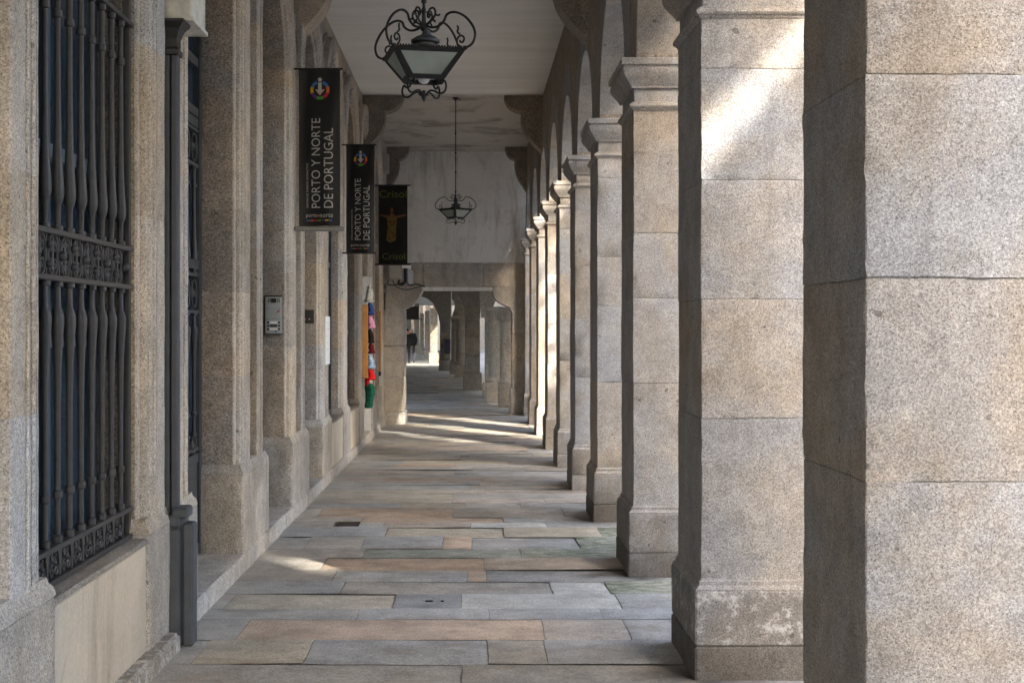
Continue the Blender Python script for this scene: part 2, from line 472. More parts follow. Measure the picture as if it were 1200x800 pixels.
# drain grate in the row at 609-615
yg0, yg1 = 2560/(615.5-385), 2560/(609-385)
t = thing('drain_grate', 'small dark metal drain grate set in the paving left of centre', 'drain', (wx(406, 11.2), (yg0+yg1)/2, zf(11.2)))
x0, x1 = wx(393.5, 11.2), wx(419.5, 11.2)
bm = NB(); box(bm, x0, x1, yg0+.01, yg1-.01, zf(11)-.02, zf(11)-.011, (.25, .25, .25)); obj('sump', bm, M['black'], t)
bm = NB()
for k in range(9):
    xx = x0+(x1-x0)*(k+.5)/9; box(bm, xx-.004, xx+.004, yg0+.012, yg1-.012, zf(11)-.010, zf(11)+.001)
for yy in (yg0+.008, (yg0+yg1)/2, yg1-.02): box(bm, x0, x1, yy, yy+.014, zf(11)-.009, zf(11)+.003)
obj('bars', bm, plain('rusty_iron', (.07, .05, .04), .8, .3), t)
# two slots in the dark rounded slab
ym = 2560/(704-385)
for px, dx, lab in ((503, .024, 'larger dark lifting hole in the rounded grey cover slab of the paving'), (518, .010, 'smaller round lifting hole in the rounded grey cover slab of the paving')):
    bm = NB(); x = wx(px, ym); lathe(bm, x, ym, [(dx, -.004), (dx, .0045), (dx*.7, .003)], 12)
    for v in bm.verts: v.co.y = ym+(v.co.y-ym)*.55; v.co.x += noise.noise(v.co*60)*.006
    tag(obj('lifting_hole', bm, M['black']), lab, 'hole', 'lifting holes in the cover slab')

# ------------------------------------------------------------------ right hand arcade
PY = [-4.1, -1.5, 1.08, 3.65, 6.26, 8.89, 11.42, 13.85, 16.26, 18.82, 21.4, 24.0, 26.6]
PT = .69; PX0, PX1 = 1.056, 1.75; ZSP = 3.35; ZTOP = 5.12
arc = thing('arcade', 'row of square granite piers and round arches along the right of the walkway', 'arcade', (1.4, 3.65, 0))
random.seed(3)
CAPP = [(.0, 3.165), (.012, 3.165), (.014, 3.178), (.022, 3.185), (.03, 3.20), (.05, 3.225), (.066, 3.25), (.072, 3.27), (.074, 3.285), (.066, 3.29), (.066, 3.302), (.082, 3.306), (.084, 3.342), (.074, ZSP), (.0, ZSP)]
for i, y in enumerate(PY):
    near = y < 10 and y > 2
    cell = .035 if y in (3.65, 6.26) else (.06 if near else .12)
    amp = .0035 if y < 17 else .003
    zb = zf(y)
    bm = NB()
    cz = [zb+.45, 1.19, 1.735, 2.28, 2.79, 3.045]
    if i not in (3, 4): cz = [c+(random.uniform(-.09, .09) if 0 < k < 5 else 0) for k, c in enumerate(cz)]
    for a, b in zip(cz, cz[1:]):
        lo = 1.0 if a > .6 else .97
        block(bm, PX0+random.uniform(-.002, .002), PX1, y+random.uniform(-.003, .003), y+PT, a+.0004, b-.0004, ch=.0032, t=jit(lo, .09, .06), cell=cell, amp=amp)
    block(bm, PX0+.006, PX1-.006, y+.006, y+PT-.006, 3.02, 3.17, ch=.005, t=jit(1.02, .04), cell=cell*2, amp=amp*.5)
    p = obj('pier', bm, M['pier'], arc, smooth=38)
    bm = NB(); ns = 8 if near else 3
    tt = jit(1.08, .04, .02)
    ring_loft(bm, PX0, PX1, y, y+PT, CAPP, tt, .0018, ns)
    ring_loft(bm, PX0, PX1, y, y+PT, [(.0, 3.02), (.006, 3.022), (.012, 3.034), (.022, 3.038), (.027, 3.048), (.024, 3.06), (.012, 3.064), (.012, 3.072), (0, 3.075)], tt, .0012, ns)
    obj('capital', bm, M['pier'], p, smooth=35)
    bm = NB()
    block(bm, PX0-.034, PX1+.034, y-.034, y+PT+.034, zb-.1, zb+.15, ch=.008, t=jit(.42 if i < 7 else .8, .05, .02, .12), cell=cell, amp=amp)
    block(bm, PX0-.032, PX1+.032, y-.032, y+PT+.032, zb+.152, zb+.405, ch=.008, t=jit(.74, .06, .03, .27 if i == 4 else random.uniform(.04, .2)), cell=cell, amp=amp)
    ring_loft(bm, PX0, PX1, y, y+PT, [(.026, zb+.40), (.028, zb+.41), (.012, zb+.428), (.012, zb+.445), (.002, zb+.452), (0, zb+.46)], jit(.95, .05, .02, .2), .002, ns*2)
    obj('base', bm, M['pier'], p, smooth=38)
AX0, AX1 = 1.075, 1.735
for y0, y1 in zip(PY, PY[1:]):
    a, b = y0+PT, y1; yc = (a+b)/2; r = (b-a)/2
    bm = NB(); N = 11
    for k in range(N):
        a0 = math.pi*k/N+.0022; a1 = math.pi*(k+1)/N-.0022; tt = jit(1.0, .10, .06)
        A = []; S = 4
        rin, rout = r, r+.36
        def P(x, rr, q): return Vector((x, yc-rr*math.cos(q), ZSP+.002+rr*math.sin(q)))
        rows = []
        for s in range(S+1):
            q = a0+(a1-a0)*s/S; e = .003 if s in (0, S) else 0
            rows.append([bm.verts.new(P(x, rr, q)) for x, rr in ((AX0+.004, rin+e), (AX1-.004, rin+e), (AX1, rin+.006+e), (AX1-e, rout), (AX0+e, rout), (AX0, rin+.006+e))])
        for u, v in zip(rows, rows[1:]):
            for m in range(6): bm.faces.new((u[m], u[(m+1) % 6], v[(m+1) % 6], v[m]))
        bm.faces.new(rows[0]); bm.faces.new(rows[-1])
        setcol(bm, [v for rr in rows for v in rr], tt)
    obj('arch', bm, [M['pier']], arc, smooth=30)
bm = NB()
for y0, y1 in zip(PY, PY[1:]):      # spandrel wall above the arch rings
    a, b = y0+PT, y1; yc = (a+b)/2; r = (b-a)/2+.006
    S = 20
    poly = [(yc-r*math.cos(math.pi*s/S), ZSP+.004+r*math.sin(math.pi*s/S)) for s in range(S+1)]
    for (u0, v0), (u1, v1) in zip(poly, poly[1:]):
        prism(bm, [(u0, v0), (u1, v1), (u1, 6.0), (u0, 6.0)], 0, AX0+.003, AX1-.003)
    prism(bm, [(y0+.0, ZSP+.001), (y0+PT, ZSP+.001), (y0+PT, 6), (y0, 6)], 0, AX0+.003, AX1-.003)
bmesh.ops.remove_doubles(bm, verts=bm.verts[:], dist=1e-4)
obj('wall', bm, M['inner'], arc)
# corbels
def corbel(parent, side, y, xw, proj=.63, zt=5.1, h=.86, th=.34, mat=None):
    pr = [(0, 0), (proj, 0), (proj*.985, -.05), (proj*.93, -.12), (proj*.82, -.185), (proj*.68, -.225), (proj*.565, -.235), (proj*.55, -.25), (proj*.56, -.31), (proj*.545, -.40), (proj*.49, -.51),
          (proj*.39, -.61), (proj*.26, -.70), (proj*.12, -.78), (0, -h)]
    bm = NB(); prism(bm, [(xw+(-d if side > 0 else d), zt+z) for d, z in pr], 1, y, y+th, jit(.9, .05))
    bmesh.ops.subdivide_edges(bm, edges=bm.edges[:], cuts=1)
    return obj('corbel', bm, mat or M['inner'], parent)
for y in (4.6, 12.5, 20.5, 26.3): corbel(arc, 1, y, AX0+.003, proj=(.58 if y < 26 else .42))

# ------------------------------------------------------------------ ceiling
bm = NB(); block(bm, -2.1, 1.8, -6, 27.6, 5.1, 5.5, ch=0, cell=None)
tag(obj('ceiling', bm, M['ceiling']), kind='structure')

# ------------------------------------------------------------------ left hand building
LB = thing('stone_building', 'long granite building front with moulded arched doors and windows on the left', 'building', (-1.75, 6, 0))
random.seed(11)
JN = [3.75, 6.45, 9.1, 11.6, 14.0, 16.3, 18.6, 21.0, 23.6]          # near edge of each pier of wall
JF = [4.95, 7.53, 10.2, 12.75, 14.85, 17.1, 19.4, 22.0, 25.0]      # far edge
OPEN = [(JF[i], JN[i+1]) for i in range(8)]
OPEN = [(-3.4, -1.75), (-.7, 1.0), (2.1, 3.75-.0)] + OPEN
DADO = {0, 3, 7, 8}   # openings that are windows over a dado (index in OPEN)
CROWN = 4.5; XD = -1.83; XW = -1.63; DM = .44
PROF = [(0.0, XD-.04), (0.0, -1.59), (.008, -1.578), (.044, -1.576), (.047, -1.596), (.053, -1.596), (.056, -1.556), (.064, -1.548), (.078, -1.548), (.086, -1.558), (.088, -1.60), (.097, -1.60), (.100, -1.556), (.114, -1.540), (.136, -1.536),
        (.150, -1.545), (.154, -1.592), (.165, -1.594), (.169, -1.555), (.185, -1.536), (.208, -1.534), (.219, -1.546), (.221, -1.585), (.232, -1.585), (.236, -1.538), (.385, -1.534), (.396, -1.540), (.40, -1.60), (DM, -1.605), (DM, XW-.03)]
def architrave(y0, y1, zb, dmax0, dmax1):
    yc, r = (y0+y1)/2, (y1-y0)/2; zs = CROWN-r
    path = []   # each: function of d
    zc = [zb]; z = zb
    while z < zs-.5:
        z += random.uniform(.55, .85); zc.append(min(z, zs))
    if zs-zc[-1] > .02: zc.append(zs)
    segs = []
    for a, b in zip(zc, zc[1:]): segs.append([(0, a+.0004), (0, b-.0004)])
    NA = 7
    for k in range(NA): segs.append([(1, math.pi*(k+(s/4))/NA+(.0006 if s == 0 else (-.0006 if s == 4 else 0))) for s in range(5)])
    for a, b in zip(zc[::-1], zc[::-1][1:]): segs.append([(2, a-.0004), (2, b+.0004)])
    bm = NB()
    for sg in segs:
        tt = jit(1.0, .13, .07); rows = []
        sub = []
        if sg[0][0] == 1: sub = sg
        else:
            n = max(1, int(abs(sg[1][1]-sg[0][1])/.06)); sub = [(sg[0][0], sg[0][1]+(sg[1][1]-sg[0][1])*i/n) for i in range(n+1)]
        for kind, val in sub:
            dm = dmax0 if kind == 0 else dmax1 if kind == 2 else DM
            row = []
            for d, x in PROF:
                d = min(d, dm)
                if kind == 0: p = Vector((x, y0-d, val))
                elif kind == 2: p = Vector((x, y1+d, val))
                else: p = Vector((x, yc-(r+d)*math.cos(val), zs+(r+d)*math.sin(val)))
                if x > XD: p += noise.noise_vector(p*19)*.0022+noise.noise_vector(p*6)*.002
                row.append(bm.verts.new(p))
            rows.append(row)
        for u, v in zip(rows, rows[1:]):
            for m in range(len(PROF)-1):
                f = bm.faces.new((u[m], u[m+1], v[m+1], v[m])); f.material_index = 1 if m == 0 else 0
        setcol(bm, [v for q in rows for v in q], tt)
    return bm
def opening_width_ok(): pass
ends = [-6]+[y for o in OPEN for y in o]+[27.3]
for i, (y0, y1) in enumerate(OPEN):
    zb = .69 if i not in () else .69
    gap0 = (y0-OPEN[i-1][1])/2-.01 if i else 1
    gap1 = (OPEN[i+1][0]-y1)/2-.01 if i < len(OPEN)-1 else 1
    bm = architrave(y0, y1, .69+zf(y0), min(DM, gap0), min(DM, gap1))
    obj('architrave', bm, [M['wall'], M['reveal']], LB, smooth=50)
# flat wall behind and above the architraves
bm = NB()
prev = -6.0
for i, (y0, y1) in enumerate(OPEN+[(27.3, 27.4)]):
    last = i == len(OPEN)
    dm = 0 if last else DM-.03
    box(bm, XW-.35, XW, prev, y0-min(dm, .42), 0, 5.12, jit(1, .05))
    if last: break
    yc, r = (y0+y1)/2, (y1-y0)/2; zs = CROWN-r; S = 18; rr = r+dm
    pl = [(yc-rr*math.cos(math.pi*s/S), zs+rr*math.sin(math.pi*s/S)) for s in range(S+1)]
    pl = [(y0-dm, 0)]+pl+[(y1+dm, 0)] if False else pl
    for (u0, v0), (u1, v1) in zip(pl, pl[1:]):
        prism(bm, [(u0, v0), (u1, v1), (u1, 5.12), (u0, 5.12)], 0, XW-.35, XW, jit(1, .0))
    prev = y1+dm
obj('wall', bm, M['wall'], LB)
# pilaster bases
edges = []
pts = [y for o in OPEN for y in o]
for a, b in zip(pts[1::2], pts[2::2]): edges.append((a, b))      # far side of an opening to near side of the next
edges.append((OPEN[-1][1], 25.2))
for k, (a, b) in enumerate(edges):
    zb = zf(a); bm = NB()
    for lo, hi, e, tt in ((.0, .0, 0, 0),):
        pass
    cell = .06 if a < 15 else .12
    block(bm, XD-.05, -1.513, a-.03, b+.03, zb-.1, zb+.635, ch=.012, t=jit(.86, .06, .04, .1), cell=cell, amp=.005)
    ring_loft(bm, XD-.05, -1.541, a, b, [(.028, zb+.63), (.028, zb+.64), (.02, zb+.662), (.006, zb+.68), (.002, zb+.70), (-.02, zb+.70)], jit(.95, .05, .04), .003, 10)
    obj('pilaster_base', bm, M['wall'] if k else M['wall'], LB, smooth=40)
# reveal lining inside the openings (rough granite blocks below spring)
# kerb step along the doorways
random.seed(5)
bm = NB(); y = -6.0
while y < 4.2:
    d = random.uniform(.8, 1.4); block(bm, XD-.2, -1.50, y+.002, min(y+d, 4.2)-.002, -.1, .11, ch=.012, t=jit(.95, .08), cell=.1, amp=.004); y += d
obj('step', bm, M['wall'], LB, smooth=40)
bm = NB(); y = 7.15
while y < 26:
    d = random.uniform(.8, 1.5); e = min(y+d, 26)
    block(bm, XD-.2, -1.495-.0, y+.002, e-.002, -.3, .112+zf((y+e)/2), ch=.014, t=jit(.92, .1, .03, .15), cell=.09, amp=.005); y += d
obj('step', bm, M['wall'], LB, smooth=40)
bm = NB()
for a, b in ((4.25, 5.3), (5.303, 6.2), (6.203, 6.83)):
    block(bm, XD, -1.455+random.uniform(-.006, .006), a, b-.003, -.1, .085, ch=.016, t=jit(.7, .06, .02, .3), cell=.06, amp=.006)
obj('footing', bm, M['wall'], LB, smooth=40)
# dado panels, windows, doors
def scroll(bm, c, r, y_dir, z_dir, x, t0=0, turns=1.25, rad=.006):
    pts = []
    for k in range(14):
        q = k/13; a = t0+turns*2*math.pi*q; rr = r*(1-.75*q)
        pts.append((x, c[0]+y_dir*rr*math.cos(a), c[1]+z_dir*rr*math.sin(a)))
    tube(bm, pts, rad, 5)
def window(i, grille):
    y0, y1 = OPEN[i]; zb = zf(y0); yc, r = (y0+y1)/2, (y1-y0)/2; zs = CROWN-r
    bm = NB(); block(bm, XD-.1, -1.528, y0+.028, y1-.028, zb-.05, zb+.585, ch=.008, t=jit(1, .03), cell=.2, amp=.003)
    obj('dado_panel', bm, M['dado'], LB, smooth=40)
    bm = NB(); block(bm, XD-.1, -1.518, y0+.001, y1-.001, zb+.587, zb+.612, ch=.008, t=jit(.6, .03), cell=.12, amp=.003)
    obj('sill', bm, M['wall'], LB, smooth=40)
    frame_and_glass(y0, y1, zb+.61, 'window', 'navy' if i == 3 else 'door_metal', x=-1.80 if i == 3 else -1.70)
def arch_poly(y0, y1, zb, inset, seg=14):
    yc, r = (y0+y1)/2, (y1-y0)/2-inset; zs = CROWN-(y1-y0)/2
    return [(y0+inset, zb+inset)]+[(yc-r*math.cos(math.pi*s/seg), zs+r*math.sin(math.pi*s/seg)) for s in range(seg+1)]+[(y1-inset, zb+inset)]
def frame_and_glass(y0, y1, zb, name, fm='navy', cuts=(1.55, 2.35, 3.3), x=XD):
    outer, inner = arch_poly(y0-.01, y1+.01, zb, 0), arch_poly(y0, y1, zb, .075)
    bm = NB()
    n = len(outer)
    for k in range(n):
        a, b, c, d = outer[k], outer[(k+1) % n], inner[(k+1) % n], inner[k]
        prism(bm, [a, b, c, d], 0, x-.03, x+.035)
    yc = (y0+y1)/2
    box(bm, x-.03, x+.03, yc-.045, yc+.045, zb+.07, 4.4)
    for c in cuts: box(bm, x-.028, x+.028, y0+.07, y1-.07, c-.03, c+.03)
    f = obj(name, bm, M[fm], LB)
    bm = NB(); prism(bm, arch_poly(y0, y1, zb, .06), 0, x-.02, x-.008); obj('pane', bm, M['glass'], f)
    return f
for i in DADO: window(i, i == 3)
# grille of the near window
def baluster_prof(z0, z1, up):
    """up: bulb at the bottom; else bulb at the top"""
    L = z1-z0
    P = [(0, .022), (.018, .022), (.02, .0125), (.10, .0145), (.112, .021), (.135, .0265), (.16, .0265), (.22, .022), (.32, .0165), (.45, .014), (.70, .0125), (.80, .0125), (.803, .019), (.815, .021), (.83, .019), (.833, .0125), (.97, .013), (.975, .02), (1.0, .02)]
    if up: return [(r, z0+L*q) for q, r in P]
    return [(r, z1-L*q) for q, r in P][::-1]
XG = -1.618
gy0, gy1 = OPEN[3]
bm = NB()
for z in (.628, .755, 1.795, 1.972, 3.03, 3.2):
    box(bm, XG-.028, XG+.026, gy0+.005, gy1-.005, z-.011, z+.011, bev=.003)
for yy in (gy0+.02, gy1-.02): box(bm, XG-.02, XG+.012, yy-.018, yy+.018, .61, 4.0)
gr = obj('window_grille', bm, M['iron'], LB)
BY = [5.02+.16*k for k in range(9)]
for k, y in enumerate(BY):
    bm = NB()
    lathe(bm, XG, y, baluster_prof(1.983, 3.02, True), 14); lathe(bm, XG, y, baluster_prof(.766, 1.784, False), 14)
    obj('baluster', bm, M['iron'], gr, smooth=50)
bm = NB()
for k, y in enumerate(BY[:-1]+[BY[-1]]):
    yc = y+.08; zc = 1.8835
    box(bm, XG-.008, XG+.008, y-.007, y+.007, 1.80, 1.965)
    if k < len(BY)-1:
        tube(bm, [(XG+.004, yc+.066*math.cos(a), zc+.082*math.sin(a)) for a in [2*math.pi*q/18 for q in range(18)]], .009, 6, closed=True)
        for sy in (-1, 1):
            for sz in (-1, 1): scroll(bm, (yc+sy*.026, zc+sz*.036), .026, sy, sz, XG+.004, t0=2.2, rad=.0062)
        tube(bm, [(XG+.004, yc, zc-.07), (XG+.004, yc, zc+.07)], .006, 5)
    if k % 2 == 0: ball(bm, (XG+.02, y, zc), .02)
    else:
        ball(bm, (XG+.018, y, zc+.037), .016); ball(bm, (XG+.018, y, zc-.037), .016)
obj('scroll_frieze', bm, M['iron'], gr, smooth=50)
bm = NB()
for k, y in enumerate(BY):
    prism(bm, [(y-.028, .744), (y+.028, .744), (y+.013, .70), (y+.011, .64), (y-.011, .64), (y-.013, .70)], 0, XG-.008, XG+.012)
    if k < len(BY)-1:
        yc = y+.08
        for sy in (-1, 1):
            scroll(bm, (yc+sy*.028, .668), .028, -sy, 1, XG+.008, t0=1.0, rad=.0065)
            scroll(bm, (yc+sy*.02, .722), .016, sy, -1, XG+.008, t0=1.0, rad=.005)
        ball(bm, (XG+.012, yc, .70), .011)
obj('scroll_frieze', bm, M['iron'], gr, smooth=50)
# doors
def door(i):
    y0, y1 = OPEN[i]; zb = zf(y0)+.115; yc = (y0+y1)/2
    f = frame_and_glass(y0, y1, zb, 'door', 'door_metal', (.75, 2.02, 2.95, 3.02, 3.35))
    for a, b in ((y0+.08, yc-.05), (yc+.05, y1-.08)):
        bm = NB(); block(bm, XD-.012, XD+.022, a, b, zb+.10, .72, ch=.006); block(bm, XD, XD+.034, a+.09, b-.09, zb+.2, .64, ch=.012)
        obj('panel', bm, M['door_metal'], f)
        for z in (.80, 1.70, 1.94, 2.66, 2.89):
            bm = NB(); box(bm, XD-.01, XD+.03, a, b, z, z+.02); obj('rail', bm, M['door_metal'], f)
    bm = NB()
    for a, b in ((y0+.08, yc-.05), (yc+.05, y1-.08)):
        for q in range(3):
            y = a+(b-a)*(q+.5)/3
            lathe(bm, XD+.02, y, baluster_prof(1.96, 2.66, True), 8); lathe(bm, XD+.02, y, baluster_prof(.9, 1.70, False), 8)
            for z0 in (.84, 1.83, 2.785):
                h = .05 if z0 < 1 else .09
                tube(bm, [(XD+.02, y+.07*math.cos(t_), z0+h*math.sin(t_)) for t_ in [2*math.pi*k/14 for k in range(14)]], .009, 5, closed=True)
                for sy in (-1, 1): scroll(bm, (y+sy*.03, z0), .028, sy, 1, XD+.02, 1.5, rad=.006)
    obj('grille', bm, M['iron'], f, smooth=50)
    bm = NB(); lathe(bm, 0, 0, [(.012, 0), (.012, .05), (.028, .055), (.03, .075), (.02, .085)], 12)
    for v in bm.verts: v.co = Vector((XD+.02+v.co.z, yc-.02+v.co.x, 1.15+v.co.y))
    obj('knob', bm, M['iron'], f, smooth=40)
for i in (1, 2, 4, 5, 6, 9, 10): door(i)
for y in (4.6, 12.5, 20.5, 26.3): corbel(LB, -1, y, XW-.01, proj=(.62 if y < 26 else .45), mat=M['reveal'] if y > 15 else M['wall'])

# ------------------------------------------------------------------ drainpipe, sign box on the first wall pier
dp = thing('drainpipe', 'grey painted square drainpipe with thick stepped boot between window and door', 'drainpipe', (-1.5, 6.92, 0))
bm = NB(); block(bm, -1.56, -1.524, 6.90, 6.97, .66, 3.02, ch=.006); block(bm, -1.518, -1.485, 6.905, 6.975, .66, 3.02, ch=.006); block(bm, -1.555, -1.49, 6.94, 6.985, .66, 3.02, ch=.003, t=(.5, .5, .5))
obj('pipe', bm, M['pipe'], dp)
bm = NB()
block(bm, -1.525, -1.462, 6.86, 6.95, .0, .60, ch=.012); block(bm, -1.455, -1.40, 6.88, 6.985, .0, .62, ch=.01); block(bm, -1.535, -1.45, 6.90, 7.02, .0, .66, ch=.008)
block(bm, -1.56, -1.462, 6.855, 7.0, .60, .665, ch=.01); block(bm, -1.505, -1.425, 6.86, 7.0, .645, .70, ch=.01)
obj('boot', bm, M['pipe'], dp)
bm = NB()
ring_loft(bm, -1.555, -1.49, 6.9, 6.985, [(0, 2.98), (.012, 2.985), (.014, 3.01), (.004, 3.02), (.004, 3.07), (.02, 3.115), (.045, 3.145), (.045, 3.158), (0, 3.158)], WHITE)
obj('hopper', bm, M['black_iron'], dp)
sb = thing('sign_box', 'weathered cream painted box fixed high above the grey drainpipe', 'box', (-1.5, 7.1, 3.16))
bm = NB(); block(bm, -1.60, -1.42, 6.93, 7.30, 3.165, 3.9, ch=.006); obj('body', bm, M['cream_paint'], sb)
for za, zb_ in ((3.161, 3.18), (3.88, 3.91)):
    bm = NB(); box(bm, -1.61, -1.408, 6.918, 7.31, za, zb_); obj('rim', bm, M['cream_paint'], sb)

# ------------------------------------------------------------------ intercom, plaques, notice
def quad_panel(bm, x0, x1, z0, z1, y, th=.004, bev=0): block(bm, x0, x1, y-th, y, z0, z1, ch=bev)
Y3 = JN[3]-.002
ic = thing('intercom', 'silver door intercom panel in a black surround on the stone door jamb', 'intercom', (wx(320.5, Y3), Y3, wz(369, Y3)))
x0, x1, z0, z1 = wx(310, Y3), wx(331, Y3), wz(392, Y3), wz(346, Y3)
bm = NB(); quad_panel(bm, x0, x1, z0, z1, Y3+.002, .024, .004); obj('housing', bm, M['black'], ic)
fx0, fx1, fz0, fz1 = x0+.010, x1-.004, z0+.008, z1-.014
bm = NB(); quad_panel(bm, fx0, fx1, fz0, fz1, Y3-.0225, .008, .003); fp = obj('faceplate', bm, M['steel'], ic)
W_, H_ = fx1-fx0, fz1-fz0; yy = Y3-.031
bm = NB(); quad_panel(bm, fx0+W_*.35, fx0+W_*.68, fz0+H_*.84, fz0+H_*.96, yy, .003)
for s in range(2):
    for k in range(2):
        xx = fx0+W_*(.18+.56*s+.1*k); quad_panel(bm, xx, xx+W_*.045, fz0+H_*.84, fz0+H_*.96, yy, .003)
quad_panel(bm, fx0+.004, fx1-.004, fz0+H_*.685, fz0+H_*.69, yy, .002); quad_panel(bm, fx0+.004, fx1-.004, fz0+H_*.4, fz0+H_*.405, yy, .002)
for k in range(3):
    for s in (.12, .8): quad_panel(bm, fx0+W_*s, fx0+W_*(s+.12), fz0+H_*(.10+.09*k), fz0+H_*(.15+.09*k), yy, .004)
    if k == 1: quad_panel(bm, fx0+W_*.28, fx0+W_*.74, fz0+H_*.19, fz0+H_*.245, yy, .003)
obj('buttons', bm, M['black'], fp)
bm = NB()
for k in (0, 2): quad_panel(bm, fx0+W_*.28, fx0+W_*.74, fz0+H_*(.10+.09*k), fz0+H_*(.155+.09*k), yy, .003)
obj('name_strip', bm, M['paper'], fp)
bm = NB(); prism(bm, [(fx0+W_*.66, fz0+H_*.56), (fx0+W_*.88, fz0+H_*.66), (fx0+W_*.86, fz0+H_*.59)], 1, yy-.003, yy)
obj('emblem', bm, M['ring_red'], fp)
bm = NB(); quad_panel(bm, fx0+W_*.6, fx0+W_*.72, fz0+H_*.03, fz0+H_*.08, yy, .003); obj('emblem', bm, M['ring_blue'], fp)
Y4 = JN[4]-.002
pq = thing('plaque', 'small dark square plaque with orange and white dots on a door jamb', 'plaque', (wx(362, Y4), Y4, wz(371, Y4)))
x0, x1, z0, z1 = wx(356, Y4), wx(368.2, Y4), wz(379, Y4), wz(363, Y4)
bm = NB(); quad_panel(bm, x0, x1, z0, z1, Y4, .012, .003); obj('plate', bm, plain('bronze_plate', (.035, .028, .022), .4, .4), pq)
for fx, m, rr in ((.16, 'ring_orange', .010), (.55, 'paper', .006)):
    bm = NB(); lathe(bm, 0, 0, [(rr, 0), (rr, .003)], 10)
    for v in bm.verts: v.co = Vector((x0+(x1-x0)*fx+v.co.x, Y4-.0125-v.co.z, z0+(z1-z0)*.32+v.co.y))
    obj('dot', bm, M[m], pq)
bm = NB(); block(bm, -1.534, -1.524, 14.32, 14.76, 1.22, 1.73, ch=.002)
nt_ = thing('notice', 'white paper notice board on the moulded jamb beside the dark plaque', 'notice', (-1.56, 14.67, 1.22))
obj('sheet', bm, M['paper'], nt_)
bm = NB(); random.seed(2)
for k in range(5): box(bm, -1.5235, -1.523, 14.38, 14.38+random.uniform(.1, .3), 1.66-.07*k, 1.664-.07*k)
obj('text_lines', bm, M['grey_box'], nt_)

# ------------------------------------------------------------------ banners
def text_geo(body):
    cu = bpy.data.curves.new('t', 'FONT'); cu.body = body; cu.size = 1; cu.resolution_u = 3
    o = bpy.data.objects.new('t', cu); COL.objects.link(o)
    dg = bpy.context.evaluated_depsgraph_get(); me = bpy.data.meshes.new_from_object(o.evaluated_get(dg))
    vs_ = [v.co.copy() for v in me.vertices]; fs = [list(p.vertices) for p in me.polygons]
    bpy.data.objects.remove(o); bpy.data.curves.remove(cu); bpy.data.meshes.remove(me)
    xs = [v.x for v in vs_]; ys = [v.y for v in vs_]
    return [((v.x-min(xs))/(max(xs)-min(xs)), (v.y-min(ys))/(max(ys)-min(ys))) for v in vs_], fs
def banner_geo(x0, z1, y, wd, ht):
    wave = lambda u, v: .022*math.sin(u/wd*5+1)*(.25+v/ht)+.008*math.sin(v*5+u*8)+.003*math.sin(u/wd*11+v*2)
    def P(u, v, o=0): return (x0+u, y+wave(u, v)-o, z1-v)
    return P
def cloth(P, wd, ht, nu=48, nv=90):
    bm = NB()
    F_ = [[bm.verts.new(P(wd*i/nu, ht*j/nv)) for i in range(nu+1)] for j in range(nv+1)]
    B_ = [[bm.verts.new(P(wd*i/nu, ht*j/nv, -.003)) for i in range(nu+1)] for j in range(nv+1)]
    for j in range(nv):
        for i in range(nu):
            bm.faces.new((F_[j][i], F_[j][i+1], F_[j+1][i+1], F_[j+1][i])); bm.faces.new((B_[j][i], B_[j+1][i], B_[j+1][i+1], B_[j][i+1]))
    for j in range(nv):
        for i in (0, nu): bm.faces.new((F_[j][i], F_[j+1][i], B_[j+1][i], B_[j][i]))
    for i in range(nu):
        for j in (0, nv): bm.faces.new((F_[j][i], F_[j][i+1], B_[j][i+1], B_[j][i]))
    return bm
def put_text(P, body, u0, u1, v0, v1, mat, parent, up=False, name='lettering'):
    """text in the box u0..u1, v0..v1 (v downwards); up = reads from bottom to top"""
    co, fs = text_geo(body); bm = NB()
    V = []
    for a, b in co:
        if up: u, v = u1-(u1-u0)*b, v1-(v1-v0)*a
        else: u, v = u0+(u1-u0)*a, v1-(v1-v0)*b
        V.append(bm.verts.new(P(u, v, .006)))
    for f in fs:
        try: bm.faces.new([V[i] for i in f])
        except ValueError: pass
    return obj(name, bm, mat, parent)
def ring_arc(P, bm, cu, cv, r0, r1, a0, a1, n=8):
    A = []
    for k in range(n+1):
        a = a0+(a1-a0)*k/n
        A.append((bm.verts.new(P(cu+r0*math.cos(a), cv-r0*math.sin(a), .006)), bm.verts.new(P(cu+r1*math.cos(a), cv-r1*math.sin(a), .006))))
    for p, q in zip(A, A[1:]): bm.faces.new((p[0], p[1], q[1], q[0]))
def poly(P, bm, pts, off=.007): bm.faces.new([bm.verts.new(P(u, v, off)) for u, v in pts])
